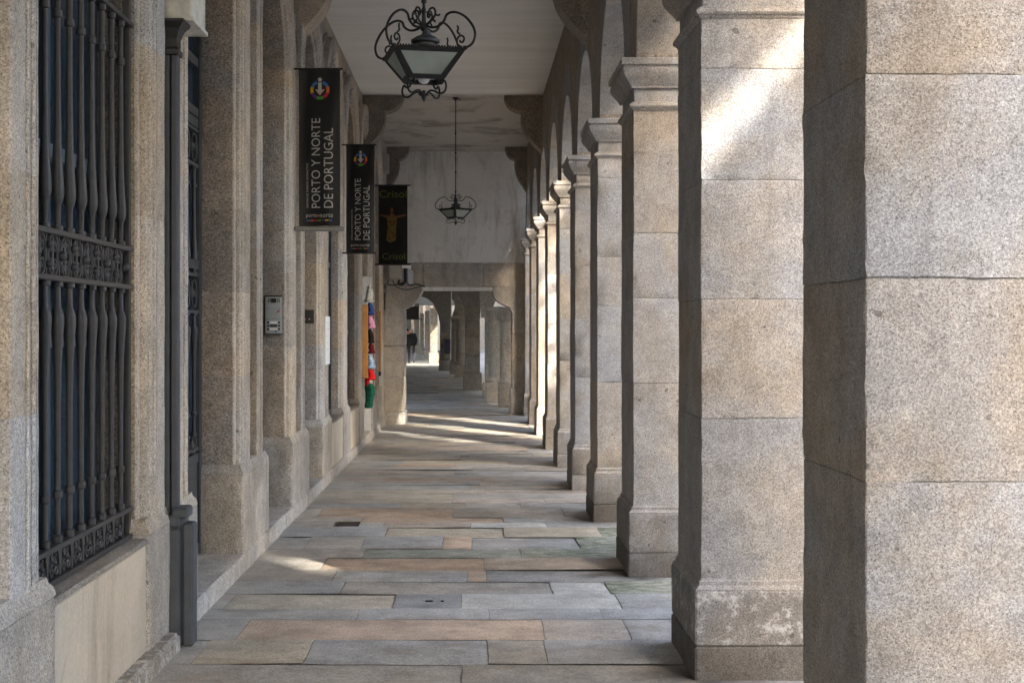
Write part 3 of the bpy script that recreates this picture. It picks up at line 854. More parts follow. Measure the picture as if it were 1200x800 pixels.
def tourist_banner(x0, z1, y, sc, label, botbar):
    wd, ht = 185*sc, 697*sc
    t = thing('banner', label, 'banner', (x0+wd/2, y, z1-ht), 'black tourist office banners on the left wall')
    P = banner_geo(x0, z1, y, wd, ht)
    c = obj('cloth', cloth(P, wd, ht), M['banner'], t, smooth=60)
    bm = NB(); tube(bm, [(x0-.10, y+.004, z1+.008), (x0+wd+.02, y+.004, z1+.008)], .009, 8); obj('rod', bm, M['black_iron'], t)
    bm = NB()
    if botbar: block(bm, x0-.035, x0+wd+.035, y-.02, y+.025, z1-ht-.045, z1-ht-.002, ch=.008)
    else: tube(bm, [(x0-.10, y, z1-ht-.006), (x0+wd+.02, y, z1-ht-.006)], .01, 8)
    obj('bottom_bar', bm, M['steel'] if False else plain('dull_aluminium', (.2, .19, .175), .5, .4, .3) if botbar else M['black_iron'], t)
    L = M['letter']
    put_text(P, 'PORTO Y NORTE', 57*sc, 97*sc, 217*sc, 616*sc, L, c, True)
    put_text(P, 'DE PORTUGAL', 113*sc, 155*sc, 262*sc, 616*sc, L, c, True)
    put_text(P, 'OFICINA DE TURISMO INTERACTIVA', 34*sc, 43*sc, 417*sc, 616*sc, L, c, True)
    put_text(P, 'porto', 32*sc, 85*sc, 642*sc, 662*sc, L, c); put_text(P, 'e', 86.5*sc, 93*sc, 645*sc, 655*sc, M['ring_orange'], c); put_text(P, 'norte', 95*sc, 155*sc, 642*sc, 659*sc, L, c)
    cols = ['ring_blue', 'ring_orange', 'ring_red', 'ring_green', 'ring_purple', 'ring_yellow', 'ring_blue']
    for k, m in enumerate(cols):
        bm = NB(); u = (34+17*k)*sc; poly(P, bm, [(u, 669*sc), (u+15*sc, 669*sc), (u+15*sc, 675*sc), (u, 675*sc)]); obj('colour_dash', bm, M[m], c)
    cu, cv = 95*sc, 91*sc
    for k, m in enumerate(['ring_orange', 'ring_blue', 'ring_blue', 'ring_yellow', 'ring_purple', 'ring_green', 'ring_red']):
        if k in (1, 2):
            a0, a1 = ((.42, 1.25), (1.9, 2.72))[k-1]
        else:
            a0, a1 = {0: (-.35, .40), 3: (2.75, 3.5), 4: (3.55, 4.25), 5: (4.3, 5.15), 6: (5.2, 5.9)}[k]
        bm = NB(); ring_arc(P, bm, cu, cv, 30*sc, 43*sc, a0, a1); obj('emblem', bm, M[m], c)
    bm = NB(); ring_arc(P, bm, cu, cv-47*sc, .01*sc, 9*sc, 0, 2*math.pi, 12)
    poly(P, bm, [(cu-8*sc, cv-34*sc), (cu+8*sc, cv-34*sc), (cu+8*sc, cv+10*sc), (cu-8*sc, cv+10*sc)]); obj('emblem', bm, L, c)
    bm = NB(); poly(P, bm, [(cu-22*sc, cv-3*sc), (cu-10*sc, cv-3*sc), (cu, cv+11*sc), (cu, cv+24*sc)]); poly(P, bm, [(cu+22*sc, cv-3*sc), (cu+10*sc, cv-3*sc), (cu, cv+11*sc), (cu, cv+24*sc)])
    obj('emblem', bm, M['pink_tone'], c)
    return t
YB = 11.85
tourist_banner(wx(350, YB), wz(82, YB), YB, YB/F/3.81, 'nearest and largest black tourist banner lettered in white, hanging on the left wall', True)
YB = 16.4
tourist_banner(wx(405.5, YB), wz(170.5, YB), YB, YB/F/3.81*.685, 'smaller black tourist banner hanging just left of the green lettered banner', False)
YB = 21.8; x0, z1 = wx(443.5, YB), wz(218, YB); wd, ht = 34*YB/F, 91*YB/F
t = thing('banner', 'charcoal restaurant banner with green lettering and a cross shaped figure', 'banner', (x0+wd/2, YB, z1-ht))
P = banner_geo(x0, z1, YB, wd, ht); c = obj('cloth', cloth(P, wd, ht), M['banner2'], t, smooth=60)
bm = NB(); tube(bm, [(x0-.12, YB+.004, z1+.01), (x0+wd+.05, YB+.004, z1+.01)], .012, 8); obj('rod', bm, M['black_iron'], t)
bm = NB(); tube(bm, [(x0-.12, YB+.004, z1-ht-.01), (x0+wd+.05, YB+.004, z1-ht-.01)], .014, 8); obj('rod', bm, M['black_iron'], t)
put_text(P, 'Crisol', wd*.03, wd*.97, ht*.055, ht*.15, M['lime'], c); put_text(P, 'Crisol', wd*.13, wd*.92, ht*.865, ht*.945, M['lime'], c)
bm = NB(); poly(P, bm, [(wd*(.46+.055*math.cos(a)), ht*(.315-.035*math.sin(a))) for a in [2*math.pi*k/10 for k in range(10)]])
poly(P, bm, [(wd*.06, ht*.365), (wd*.36, ht*.385), (wd*.46, ht*.345), (wd*.58, ht*.385), (wd*.95, ht*.365), (wd*.95, ht*.385), (wd*.6, ht*.42), (wd*.36, ht*.42), (wd*.06, ht*.38)], .008)
obj('figure', bm, M['skin_tan'], c)
bm = NB(); poly(P, bm, [(wd*.3, ht*.41), (wd*.64, ht*.41), (wd*.61, ht*.55), (wd*.6, ht*.70), (wd*.4, ht*.73), (wd*.27, ht*.70), (wd*.32, ht*.55)], .010); obj('robe', bm, plain('ochre_print', (.13, .10, .016), .8), c)
bm = NB(); random.seed(4)
for k in range(14):
    u, v = wd*random.uniform(.33, .58), ht*random.uniform(.43, .69); poly(P, bm, [(u+wd*.035*math.cos(a), v+ht*.014*math.sin(a)) for a in [2*math.pi*q/8 for q in range(8)]], .012+k*.0002)
obj('robe_spots', bm, plain('rust_print', (.14, .022, .014), .8), c)

# ------------------------------------------------------------------ lanterns
def lantern(name, label, loc, rot, scale, rod_len):
    t = thing(name, label, 'lantern', (0, 0, 0), 'iron lanterns hanging from the ceiling')
    I = M['black_iron']; a, b, h = .2125, .10, .165
    bm = NB()
    def bar(p, q, r): tube(bm, [p, q], r, 4)
    TC = [(-a, -a, h), (a, -a, h), (a, a, h), (-a, a, h)]; BC = [(-b, -b, 0), (b, -b, 0), (b, b, 0), (-b, b, 0)]
    def flat(p, q, r_, s_, th=.008):     # thick quad
        n = (Vector(q)-Vector(p)).cross(Vector(s_)-Vector(p)).normalized()*th
        A = [bm.verts.new(Vector(v)+n) for v in (p, q, r_, s_)]; B = [bm.verts.new(Vector(v)-n) for v in (p, q, r_, s_)]
        bm.faces.new(A); bm.faces.new(B[::-1])
        for k in range(4): bm.faces.new((A[k], A[(k+1) % 4], B[(k+1) % 4], B[k]))
        setcol(bm, A+B, WHITE)
    panes = []
    for k in range(4):
        p, q, r_, s_ = [Vector(v) for v in (TC[k], TC[(k+1) % 4], BC[(k+1) % 4], BC[k])]
        m = (p+q+r_+s_)/4
        def ins(v, fu, fv):
            return v
        L = lambda A, B, f: A+(B-A)*f
        pt, qt = L(p, s_, .13), L(q, r_, .13); pb, qb = L(p, s_, .86), L(q, r_, .86)
        wt, wb = .024/(p-q).length, .024/(r_-s_).length
        ipt, iqt = L(pt, qt, wt+.015), L(pt, qt, 1-wt-.015); ipb, iqb = L(pb, qb, wb+.02), L(pb, qb, 1-wb-.02)
        flat(p, q, qt, pt); flat(pb, qb, r_, s_); flat(pt, ipt, ipb, pb); flat(iqt, qt, qb, iqb)
        panes.append((ipt, iqt, iqb, ipb))
        n = 26      # beaded rim
        for j in range(n): ball(bm, L(p, q, (j+.5)/n)+Vector((0, 0, .005)), .007, seg=6)
    for c in TC: ball(bm, c, .014, seg=8)
    fr = obj('frame', bm, I, t, local=True)
    for k, pn in enumerate(panes):
        bm = NB(); n = (pn[1]-pn[0]).cross(pn[3]-pn[0]).normalized()*.002
        A = [bm.verts.new(v+n) for v in pn]; B = [bm.verts.new(v-n) for v in pn]
        bm.faces.new(A); bm.faces.new(B[::-1])
        for q in range(4): bm.faces.new((A[q], A[(q+1) % 4], B[(q+1) % 4], B[q]))
        obj('pane', bm, M['frosted'], t, local=True)
    for k in range(4):
        ang = math.pi/4+k*math.pi/2; ca, sa = math.cos(ang), math.sin(ang)
        Q = lambda rho, z: (rho*ca, rho*sa, z)
        bm = NB()
        pr = [(.012, .17), (.05, .152), (.10, .15), (.145, .175), (.165, .21), (.205, .222), (.255, .21), (.31, .175), (.355, .12), (.37, .07), (.35, .02), (.30, -.002)]
        tube(bm, smoothpts([Q(r_, h+z) for r_, z in pr], 4), .0075, 6)
        sp = [Q(.27+.0, h+.0)]
        for j in range(16):
            q = j/15; an = -1.9-q*2*math.pi*1.2; rr = .036*(1-.75*q); sp.append(Q(.272+rr*math.cos(an), h+.05+rr*math.sin(an)))
        tube(bm, sp, .006, 6); tube(bm, smoothpts([Q(.262, h+.085), Q(.245, h+.10), Q(.25, h+.12), Q(.243, h+.14)], 3), [.006]*9+[.003], 6)
        obj('scroll_arm', bm, I, t, local=True, smooth=60)
        bm = NB()
        pr = [(.125, .02), (.10, .0), (.105, -.02), (.128, -.028), (.15, -.012), (.163, -.045), (.15, -.078), (.115, -.085), (.08, -.068), (.045, -.062), (.012, -.085)]
        tube(bm, smoothpts([Q(r_, z) for r_, z in pr], 4), .0065, 6); obj('lower_scroll', bm, I, t, local=True, smooth=60)
    bm = NB(); lathe(bm, 0, 0, [(.002, -.125), (.014, -.10), (.018, -.088), (.008, -.08), (.012, -.06), (.003, -.055)], 10)
    for k in range(4):
        ang = k*math.pi/2; tube(bm, [(.012*math.cos(ang), .012*math.sin(ang), -.088), (.035*math.cos(ang), .035*math.sin(ang), -.08)], [.006, .003], 5)
    obj('finial', bm, I, t, local=True, smooth=50)
    bm = NB()
    lathe(bm, 0, 0, [(.007, h+.13), (.02, h+.14), (.024, h+.16), (.014, h+.18), (.012, h+.24), (.018, h+.25), (.012, h+.27), (.006, h+.285)], 10)
    for k in range(4):
        ang = math.pi/4+k*math.pi/2; ca, sa = math.cos(ang), math.sin(ang)
        pts_ = [(.012, h+.17), (.04, h+.185), (.075, h+.21), (.085, h+.24), (.07, h+.265), (.045, h+.262), (.035, h+.24), (.045, h+.225), (.058, h+.232)]
        tube(bm, smoothpts([(r_*ca, r_*sa, z) for r_, z in pts_], 4), .0065, 6)
        tube(bm, smoothpts([(r_*ca, r_*sa, z) for r_, z in [(.07, h+.21), (.09, h+.222), (.105, h+.215), (.12, h+.222)]], 3), [.006]*9+[.002], 5)
        tube(bm, smoothpts([(r_*ca, r_*sa, z) for r_, z in [(.05, h+.2), (.075, h+.19), (.085, h+.175)]], 3), [.006]*6+[.002], 5)
    obj('crown', bm, I, t, local=True, smooth=60)
    bm = NB()
    lathe(bm, 0, 0, [(.085, h-.01), (.085, h+.012), (.06, h+.014), (.06, h+.026), (.088, h+.032), (.09, h+.045), (.055, h+.05), (.055, h+.062), (.086, h+.066), (.088, h+.08), (.06, h+.10), (.03, h+.112), (.02, h+.14)], 20)
    for v in bm.verts: v.co.x += (v.co.z-h)*.12
    obj('lamp_head', bm, M['pipe'], t, local=True, smooth=40)
    bm = NB(); ball(bm, (0, 0, .01), .035, seg=14, sq=(1, 1, .8)); obj('bulb', bm, M['paper'], t, local=True, smooth=60)
    bm = NB(); tube(bm, [(0, 0, h+.27), (0, 0, rod_len/scale)], .0085, 8)
    n = int((rod_len/scale-h-.3)/.35)
    for j in range(n): lathe(bm, 0, 0, [(.009, h+.3+j*.35), (.016, h+.305+j*.35), (.016, h+.33+j*.35), (.009, h+.335+j*.35)], 8)
    zc = rod_len/scale
    lathe(bm, 0, 0, [(.012, zc-.06), (.05, zc-.02), (.065, zc-.002)], 14)
    tube(bm, [(.04, 0, zc-.02), (.09, .01, zc-.03), (.12, .01, zc-.004)], .01, 6)
    obj('rod', bm, I, t, local=True, smooth=50)
    t.location = loc; t.rotation_euler = (0, 0, rot); t.scale = (scale,)*3
    return t
lantern('hanging_lantern', 'large near black iron lantern with frosted panes hanging under the ceiling', (-.283, 8.2, 3.085), R(11), 1.0, 5.1-3.085)
lantern('hanging_lantern', 'smaller far iron lantern on a long thin rod before the white wall', (wx(534, 20.7), 20.7, wz(256, 20.7)), R(42), .84, 5.1-wz(256, 20.7))

# ------------------------------------------------------------------ portal at the end of the vault
PYR = 27.0
pw = thing('portal_wall', 'white plastered end wall over a stone lintel on shaped corbels', 'wall', (0, PYR, zf(27)))
ztop, zl1, zl0 = 5.11, wz(308, PYR), wz(336, PYR)
bm = NB(); block(bm, -1.9, AX0+.1, PYR+.02, PYR+.6, zl1-.02, ztop, ch=0, t=WHITE)
obj('plaster', bm, M['white_wall'], pw)
bm = NB(); xs = [-2.0, -.95, .25, AX0+.05]
for a, b in zip(xs, xs[1:]): block(bm, a, b-.004, PYR, PYR+.62, zl0, zl1, ch=.012, t=jit(.95, .06), cell=.1, amp=.006)
obj('lintel', bm, M['wall'], pw, smooth=40)
bm = NB(); box(bm, wx(500, PYR)-.6, wx(578, PYR), PYR+.03, PYR+.55, zl0-.07, zl0-.004, (1.15, 1.15, 1.15)); obj('beam', bm, M['white_wall'], pw)
zfl = zf(27)
bm = NB(); xj = wx(600, PYR); zc = [zfl-.05, .42, 1.02, 1.5, zl0-.5]
for a, b in zip(zc, zc[1:]): block(bm, xj-(.03 if a < .2 else 0), AX0+.06, PYR+.004, PYR+.64, a+.001, b-.002, ch=.01, t=jit(.95, .07), cell=.1, amp=.004)
block(bm, wx(607, PYR), AX0+.05, PYR+.004, PYR+.64, zl0-.5, zl0-.001, ch=.01, t=jit(.95, .06), cell=.1, amp=.004)
obj('jamb', bm, M['wall'], pw, smooth=40)
bm = NB()
pr = [(608, 336), (577, 336), (577, 341), (579, 348), (584, 354), (591, 357.5), (597, 360), (600, 366), (602, 378), (608, 386)]
prism(bm, [(wx(a, PYR), wz(b, PYR)) for a, b in pr], 1, PYR-.006, PYR+.63, jit(.85, .02)); obj('corbel', bm, M['wall'], pw)
LJ = 24.0; zfl = zf(24)
bm = NB(); zc = [zfl-.05, zfl+.22, .75, 1.3, wz(362, LJ)]
for a, b in zip(zc, zc[1:]): block(bm, -1.75, wx(473.5, LJ)+(.02 if a < .1 else 0), LJ-(.02 if a < .1 else 0), 24.9, a+.001, b-.002, ch=.012, t=jit(.9, .08), cell=.12, amp=.005)
block(bm, -1.75, wx(476, LJ), LJ-.02, 27.0, wz(334, LJ), wz(309, LJ), ch=.012, t=jit(.9, .05), cell=.12, amp=.005)
block(bm, -2.0, -1.36, 24.9, 27.6, zfl-.1, wz(362, LJ)+.3, ch=.012, t=jit(.9, .05), cell=.2, amp=.004)
obj('jamb', bm, M['wall'], pw, smooth=40)
bm = NB(); pr = [(452, 334.5), (494, 334.5), (494, 341), (490, 349), (483, 356), (475, 361), (470, 362.5), (452, 362.5)]
prism(bm, [(wx(a, LJ), wz(b, LJ)) for a, b in pr], 1, LJ-.015, LJ+.9, jit(.85, .02)); obj('corbel', bm, M['wall'], pw)

# ------------------------------------------------------------------ little fixtures near the portal
t = thing('junction_box', 'pale grey square junction box on the stone just below the green lettered banner', 'box', (wx(463, 23.9), 23.9, wz(327, 23.9)))
bm = NB(); block(bm, wx(455.5, 23.9), wx(470.5, 23.9), 23.82, 23.975, wz(327, 23.9), wz(310, 23.9), ch=.012); obj('case', bm, M['grey_box'], t)
bm = NB(); block(bm, wx(456.5, 23.9), wx(469.5, 23.9), 23.805, 23.825, wz(325.8, 23.9), wz(311.2, 23.9), ch=.006); obj('lid', bm, M['grey_box'], t)
t = thing('cable_bracket', 'white box with a black pipe and drooping cables on the left portal corbel', 'bracket', (wx(476, 23.8), 23.8, wz(330, 23.8)))
bm = NB(); block(bm, wx(470.8, 23.8), wx(481, 23.8), 23.75, 23.975, wz(314.5, 23.8), wz(309, 23.8), ch=.01); obj('box', bm, M['paper'], t)
bm = NB(); q = lambda px, py, y=23.8: (wx(px, y), y, wz(py, y))
tube(bm, [q(475.5, 314), q(475.5, 331)], .034, 10); tube(bm, smoothpts([q(468, 328), q(467, 332), q(471, 333.5), q(475, 330)], 4), .022, 8)
obj('pipe', bm, M['black'], t, smooth=50)
bm = NB(); tube(bm, smoothpts([q(476, 330), q(480, 334), q(488, 333), q(495, 335), q(498, 336)], 4), .014, 6)
tube(bm, smoothpts([q(460, 328), q(463, 334), q(470, 338.5), q(480, 339), q(490, 336), q(496, 335)], 4), .008, 5)
tube(bm, smoothpts([q(456, 327), q(454, 332), q(460, 334), q(472, 331)], 4), .01, 5)
obj('cable', bm, M['black'], t)
t = thing('alarm_box', 'small pale box high on the left wall beside the far ceiling corbel', 'box', (-1.6, 24.6, wz(204, 24.6)))
bm = NB(); block(bm, wx(449, 24.6)-.03, wx(455.5, 24.6), 24.55, 24.8, wz(203, 24.6), wz(180, 24.6), ch=.02); obj('case', bm, M['grey_box'], t)
bm = NB(); tube(bm, [q(674, 38, 13.9), q(672.5, 42, 13.9), q(673.5, 90, 13.9), q(673, 250, 13.7)], .01, 6); tube(bm, smoothpts([q(674, 38, 13.9), q(676, 40, 13.7), q(677, 50, 13.5), q(679, 66, 13.3)], 4), .012, 6)
for v in bm.verts: v.co.x = AX0-.012+(v.co.x-wx(674, 13.9))*.05
tag(obj('cable', bm, M['black']), 'thin dark cable running down the shaded wall between two arches', 'cable')

# ------------------------------------------------------------------ shop display: shutters and knitted things
sh = thing('display_board', 'tall narrow grey display board standing at the shop door behind the hats', 'board', (wx(431, 20.6), 20.6, .1))
YD = 20.75
bm = NB(); block(bm, wx(426, YD)-.02, wx(434.5, YD), YD, YD+.03, wz(507, YD), wz(324, YD), ch=.004); obj('panel', bm, plain('grey_board', (.5, .51, .5), .7), sh)
bm = NB(); box(bm, wx(426, YD)-.03, wx(435, YD), YD-.004, YD+.034, wz(508.5, YD), wz(507, YD)); box(bm, wx(426, YD)-.03, wx(435, YD), YD-.004, YD+.034, wz(324, YD), wz(323, YD)); obj('edge_strip', bm, M['steel'], sh)
for (a, b, y, z0, z1, lab) in ((424.6, 431, 20.1, 443, 357, 'widest orange wooden shutter leaf, nearest one left of the hats'), (435.8, 438.6, 21.6, 436, 362, 'narrow orange wooden shutter leaf just right of the hats'), (444, 446.2, 23.0, 435, 364, 'thin orange wooden shutter edge beside the portal jamb')):
    t = thing('shutter', lab, 'shutter', (wx((a+b)/2, y), y, wz(z0, y)), 'orange wooden shutters of the shop')
    bm = NB(); block(bm, wx(a, y), wx(b, y), y, y+.05, wz(z0, y), wz(z1, y), ch=.004); obj('leaf', bm, M['wood'], t)
    bm = NB(); zz = wz(z0, y); zh = wz(z1, y)
    for f in (.03, .5, .93): box(bm, wx(a, y)-.002, wx(b, y)+.002, y-.008, y+.058, zz+(zh-zz)*f, zz+(zh-zz)*f+.05)
    obj('rail', bm, M['wood'], t)
    if a > 440:
        bm = NB(); lathe(bm, wx(445, y), y+.025, [(.02, zz-.08), (.025, zz-.03), (.015, zz-.001)], 8); obj('foot', bm, M['black'], t)
random.seed(8)
def beanie(col, px, py0, py1, wpx, label, pom=True, scarf=False):
    y = 20.55; zt, zb = wz(py0, y), wz(py1, y); x = wx(px, y); wd = wpx*y/F/2*1.2
    t = thing('scarf' if scarf else 'knitted_hat', label, 'scarf' if scarf else 'hat', (x, y, zb), None if scarf else 'knitted hats on the display board')
    m = knit('wool_'+label.split()[0]+str(int(py0)), col)
    bm = NB(); H = zt-zb; n = 18
    if scarf:
        prof = [(.55, 0), (.8, .05), (.75, .3), (1.0, .6), (1.1, .85), (.8, .97), (.3, 1.0)]
    else:
        prof = [(.85, 0), (1.0, .05), (1.0, .22), (.92, .25), (.98, .45), (.9, .65), (.65, .85), (.3, .95), (.05, .98)]
    rings = []
    for r_, q_ in prof:
        ring = []
        for k in range(n):
            an = 2*math.pi*k/n
            wob = 1+.18*noise.noise(Vector((math.cos(an)*1.5+px, math.sin(an)*1.5, q_*3)))+(.13*math.cos(6*an+q_*3) if scarf else 0)
            ring.append(bm.verts.new((x+wd*r_*wob*math.cos(an)+wd*.25*math.sin(q_*4+px), y+.09*r_*wob*math.sin(an), zb+H*q_)))
        rings.append(ring)
    for u, v in zip(rings, rings[1:]):
        for k in range(n): bm.faces.new((u[k], u[(k+1) % n], v[(k+1) % n], v[k]))
    bm.faces.new(rings[0]); bm.faces.new(rings[-1]); setcol(bm, bm.verts, WHITE)
    obj('fringe' if False else ('cloth' if scarf else 'crown'), bm, m, t, smooth=70)
    if not scarf:
        bm = NB(); tube(bm, [(x+wd*1.02*math.cos(an), y+.095*math.sin(an), zb+H*.1) for an in [2*math.pi*k/16 for k in range(16)]], H*.10, 6, closed=True); obj('cuff', bm, m, t, smooth=70)
        if pom:
            bm = NB(); vv = ball(bm, (x, y, zt-H*.02), wd*.45, seg=12)
            for v in vv: v.co += noise.noise_vector(v.co*90)*.008
            obj('pompom', bm, m, t, smooth=70)
beanie((.45, .45, .43), 432.5, 336, 354, 7.5, 'grey knitted hat, topmost on the display board')
beanie((.03, .06, .22), 434, 354, 369, 6, 'navy blue knitted hat hung under the grey one', False)
beanie((.60, .28, .42), 434.5, 369, 385, 7, 'pale pink knitted hat on the display board')
beanie((.015, .015, .02), 433.8, 385, 402, 6, 'black knitted hat below the pale pink one')
beanie((.12, .012, .02), 435.2, 401, 414, 5.5, 'dark maroon knitted hat between black and light blue ones', False)
beanie((.33, .45, .62), 434.5, 414, 432, 7, 'light blue knitted hat on the display board')
beanie((.55, .015, .02), 434.5, 430, 445, 7, 'bright red knitted hat above the green scarf', False)
beanie((.5, .014, .02), 430.8, 440, 452, 5, 'red scarf end hanging under the red knitted hat', scarf=True)
beanie((.012, .085, .05), 432.6, 449, 478, 9.5, 'dark green scarf hanging lowest on the display board', scarf=True)

# ------------------------------------------------------------------ arcade beyond the portal
fa = thing('far_arcade', 'older arcade of columns and stout piers beyond the portal, curving left', 'arcade', (0, 40, zf(40)))
Z0 = zf(40)
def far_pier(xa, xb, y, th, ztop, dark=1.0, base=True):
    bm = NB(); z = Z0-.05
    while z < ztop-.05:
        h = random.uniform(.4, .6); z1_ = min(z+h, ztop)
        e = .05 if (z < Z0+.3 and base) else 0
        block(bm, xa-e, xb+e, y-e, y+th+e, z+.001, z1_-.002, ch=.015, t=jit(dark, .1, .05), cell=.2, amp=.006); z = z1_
    return obj('pier', bm, M['far'], fa, smooth=40)
def far_column(x, y, r, ztop, baseh):
    bm = NB(); lathe(bm, x, y, [(r, Z0+baseh-.02), (r*1.02, Z0+baseh+.3), (r*1.0, Z0+1.2), (r*.93, ztop-.28)], 24); c = obj('column', bm, M['far'], fa, smooth=40)
    bm = NB(); lathe(bm, x, y, [(r*.93, ztop-.3), (r*1.02, ztop-.29), (r*1.02, ztop-.26), (r*.94, ztop-.25), (r*.95, ztop-.17), (r*1.15, ztop-.11), (r*1.2, ztop-.09)], 24)
    block(bm, x-r*1.25, x+r*1.25, y-r*1.25, y+r*1.25, ztop-.09, ztop, ch=.01); obj('capital', bm, M['far'], c, smooth=35)
    bm = NB(); block(bm, x-r*1.28, x+r*1.28, y-r*1.28, y+r*1.28, Z0-.05, Z0+baseh-.12, ch=.012, t=jit(.85, .05), cell=.15, amp=.005)
    lathe(bm, x, y, [(r*1.22, Z0+baseh-.125), (r*1.25, Z0+baseh-.08), (r*1.1, Z0+baseh-.05), (r*1.04, Z0+baseh)], 24); obj('base', bm, M['far'], c, smooth=40)
def FX(px, y): return wx(px, y)
ZS = wz(359, 31)
far_column(FX(594.5, 29.4), 29.6, .15, ZS-.05, .62)
far_column(FX(583.5, 31.2), 31.6, .21, ZS, .58)
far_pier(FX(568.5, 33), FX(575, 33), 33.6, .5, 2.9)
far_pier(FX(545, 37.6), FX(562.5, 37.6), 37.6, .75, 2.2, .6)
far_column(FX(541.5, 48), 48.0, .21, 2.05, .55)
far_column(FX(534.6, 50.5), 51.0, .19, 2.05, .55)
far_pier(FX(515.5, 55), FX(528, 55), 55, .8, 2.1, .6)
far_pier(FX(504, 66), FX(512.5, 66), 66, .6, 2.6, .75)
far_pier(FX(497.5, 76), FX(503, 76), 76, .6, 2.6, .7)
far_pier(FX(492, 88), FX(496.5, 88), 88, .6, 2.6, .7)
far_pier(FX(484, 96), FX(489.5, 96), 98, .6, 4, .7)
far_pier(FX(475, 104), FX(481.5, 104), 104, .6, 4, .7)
# arched walls between the far piers (haunch polygons seen against the light)
def haunch(pts, y, th, dark=.8):
    bm = NB(); prism(bm, [(wx(a, y), wz(b, y)) for a, b in pts], 1, y, y+th, jit(dark, .03)); obj('arch', bm, M['far'], fa)
def arc_pts(cx, cy, rx, ry, a0, a1, n=10): return [(cx+rx*math.cos(R(a0+(a1-a0)*k/n)), cy-ry*math.sin(R(a0+(a1-a0)*k/n))) for k in range(n+1)]
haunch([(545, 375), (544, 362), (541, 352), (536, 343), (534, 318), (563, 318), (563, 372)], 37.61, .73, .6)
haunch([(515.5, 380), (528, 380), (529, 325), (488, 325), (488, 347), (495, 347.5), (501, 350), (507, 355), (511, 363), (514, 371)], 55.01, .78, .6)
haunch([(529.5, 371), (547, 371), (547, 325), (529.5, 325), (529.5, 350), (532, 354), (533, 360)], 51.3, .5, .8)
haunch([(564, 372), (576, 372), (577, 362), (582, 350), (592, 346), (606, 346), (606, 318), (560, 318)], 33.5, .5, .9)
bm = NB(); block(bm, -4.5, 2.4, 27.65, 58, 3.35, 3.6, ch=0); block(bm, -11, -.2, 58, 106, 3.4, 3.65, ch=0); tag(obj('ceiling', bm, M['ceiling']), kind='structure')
bm = NB(); block(bm, -4.6, -4.1, 27.7, 60, Z0-.1, 3.4, ch=0); obj('side_wall', bm, M['far'], fa)
# street side facade, far
# bin on the far pier, banner, lantern
t = thing('litter_bin', 'dark blue bin mounted on the dark far pier beyond the portal', 'bin', (FX(524, 54.8), 54.8, wz(415, 54.8)))
bm = NB(); ring_loft(bm, FX(520.5, 54.9), FX(528, 54.9), 54.6, 54.93, [(-.03, wz(414, 54.9)), (-.01, wz(413, 54.9)), (0, wz(402, 54.9)), (.01, wz(400.5, 54.9)), (-.02, wz(399, 54.9))]); obj('body', bm, plain('blue_bin', (.02, .028, .05), .5), t)
bm = NB(); ring_loft(bm, FX(520.5, 54.9), FX(528, 54.9), 54.6, 54.93, [(.02, wz(399, 54.9)), (.02, wz(398, 54.9)), (-.05, wz(396.8, 54.9))]); obj('lid', bm, plain('blue_bin_lid', (.02, .026, .045), .5), t)
t = thing('hanging_sign', 'small black sign hanging from a rod beyond the portal on the left', 'sign', (FX(483, 40), 40, wz(374, 40)))
bm = NB(); block(bm, FX(474, 40), FX(491, 40), 40, 40.03, wz(373.5, 40), wz(360, 40), ch=.004); obj('panel', bm, M['banner'], t)
bm = NB(); tube(bm, [(FX(472, 40), 40.015, wz(373.8, 40)), (FX(494.5, 40), 40.015, wz(373.8, 40))], .014, 6); tube(bm, [(FX(472, 40), 40.015, wz(359.6, 40)), (FX(493, 40), 40.015, wz(359.6, 40))], .014, 6); obj('rod', bm, M['black_iron'], t)

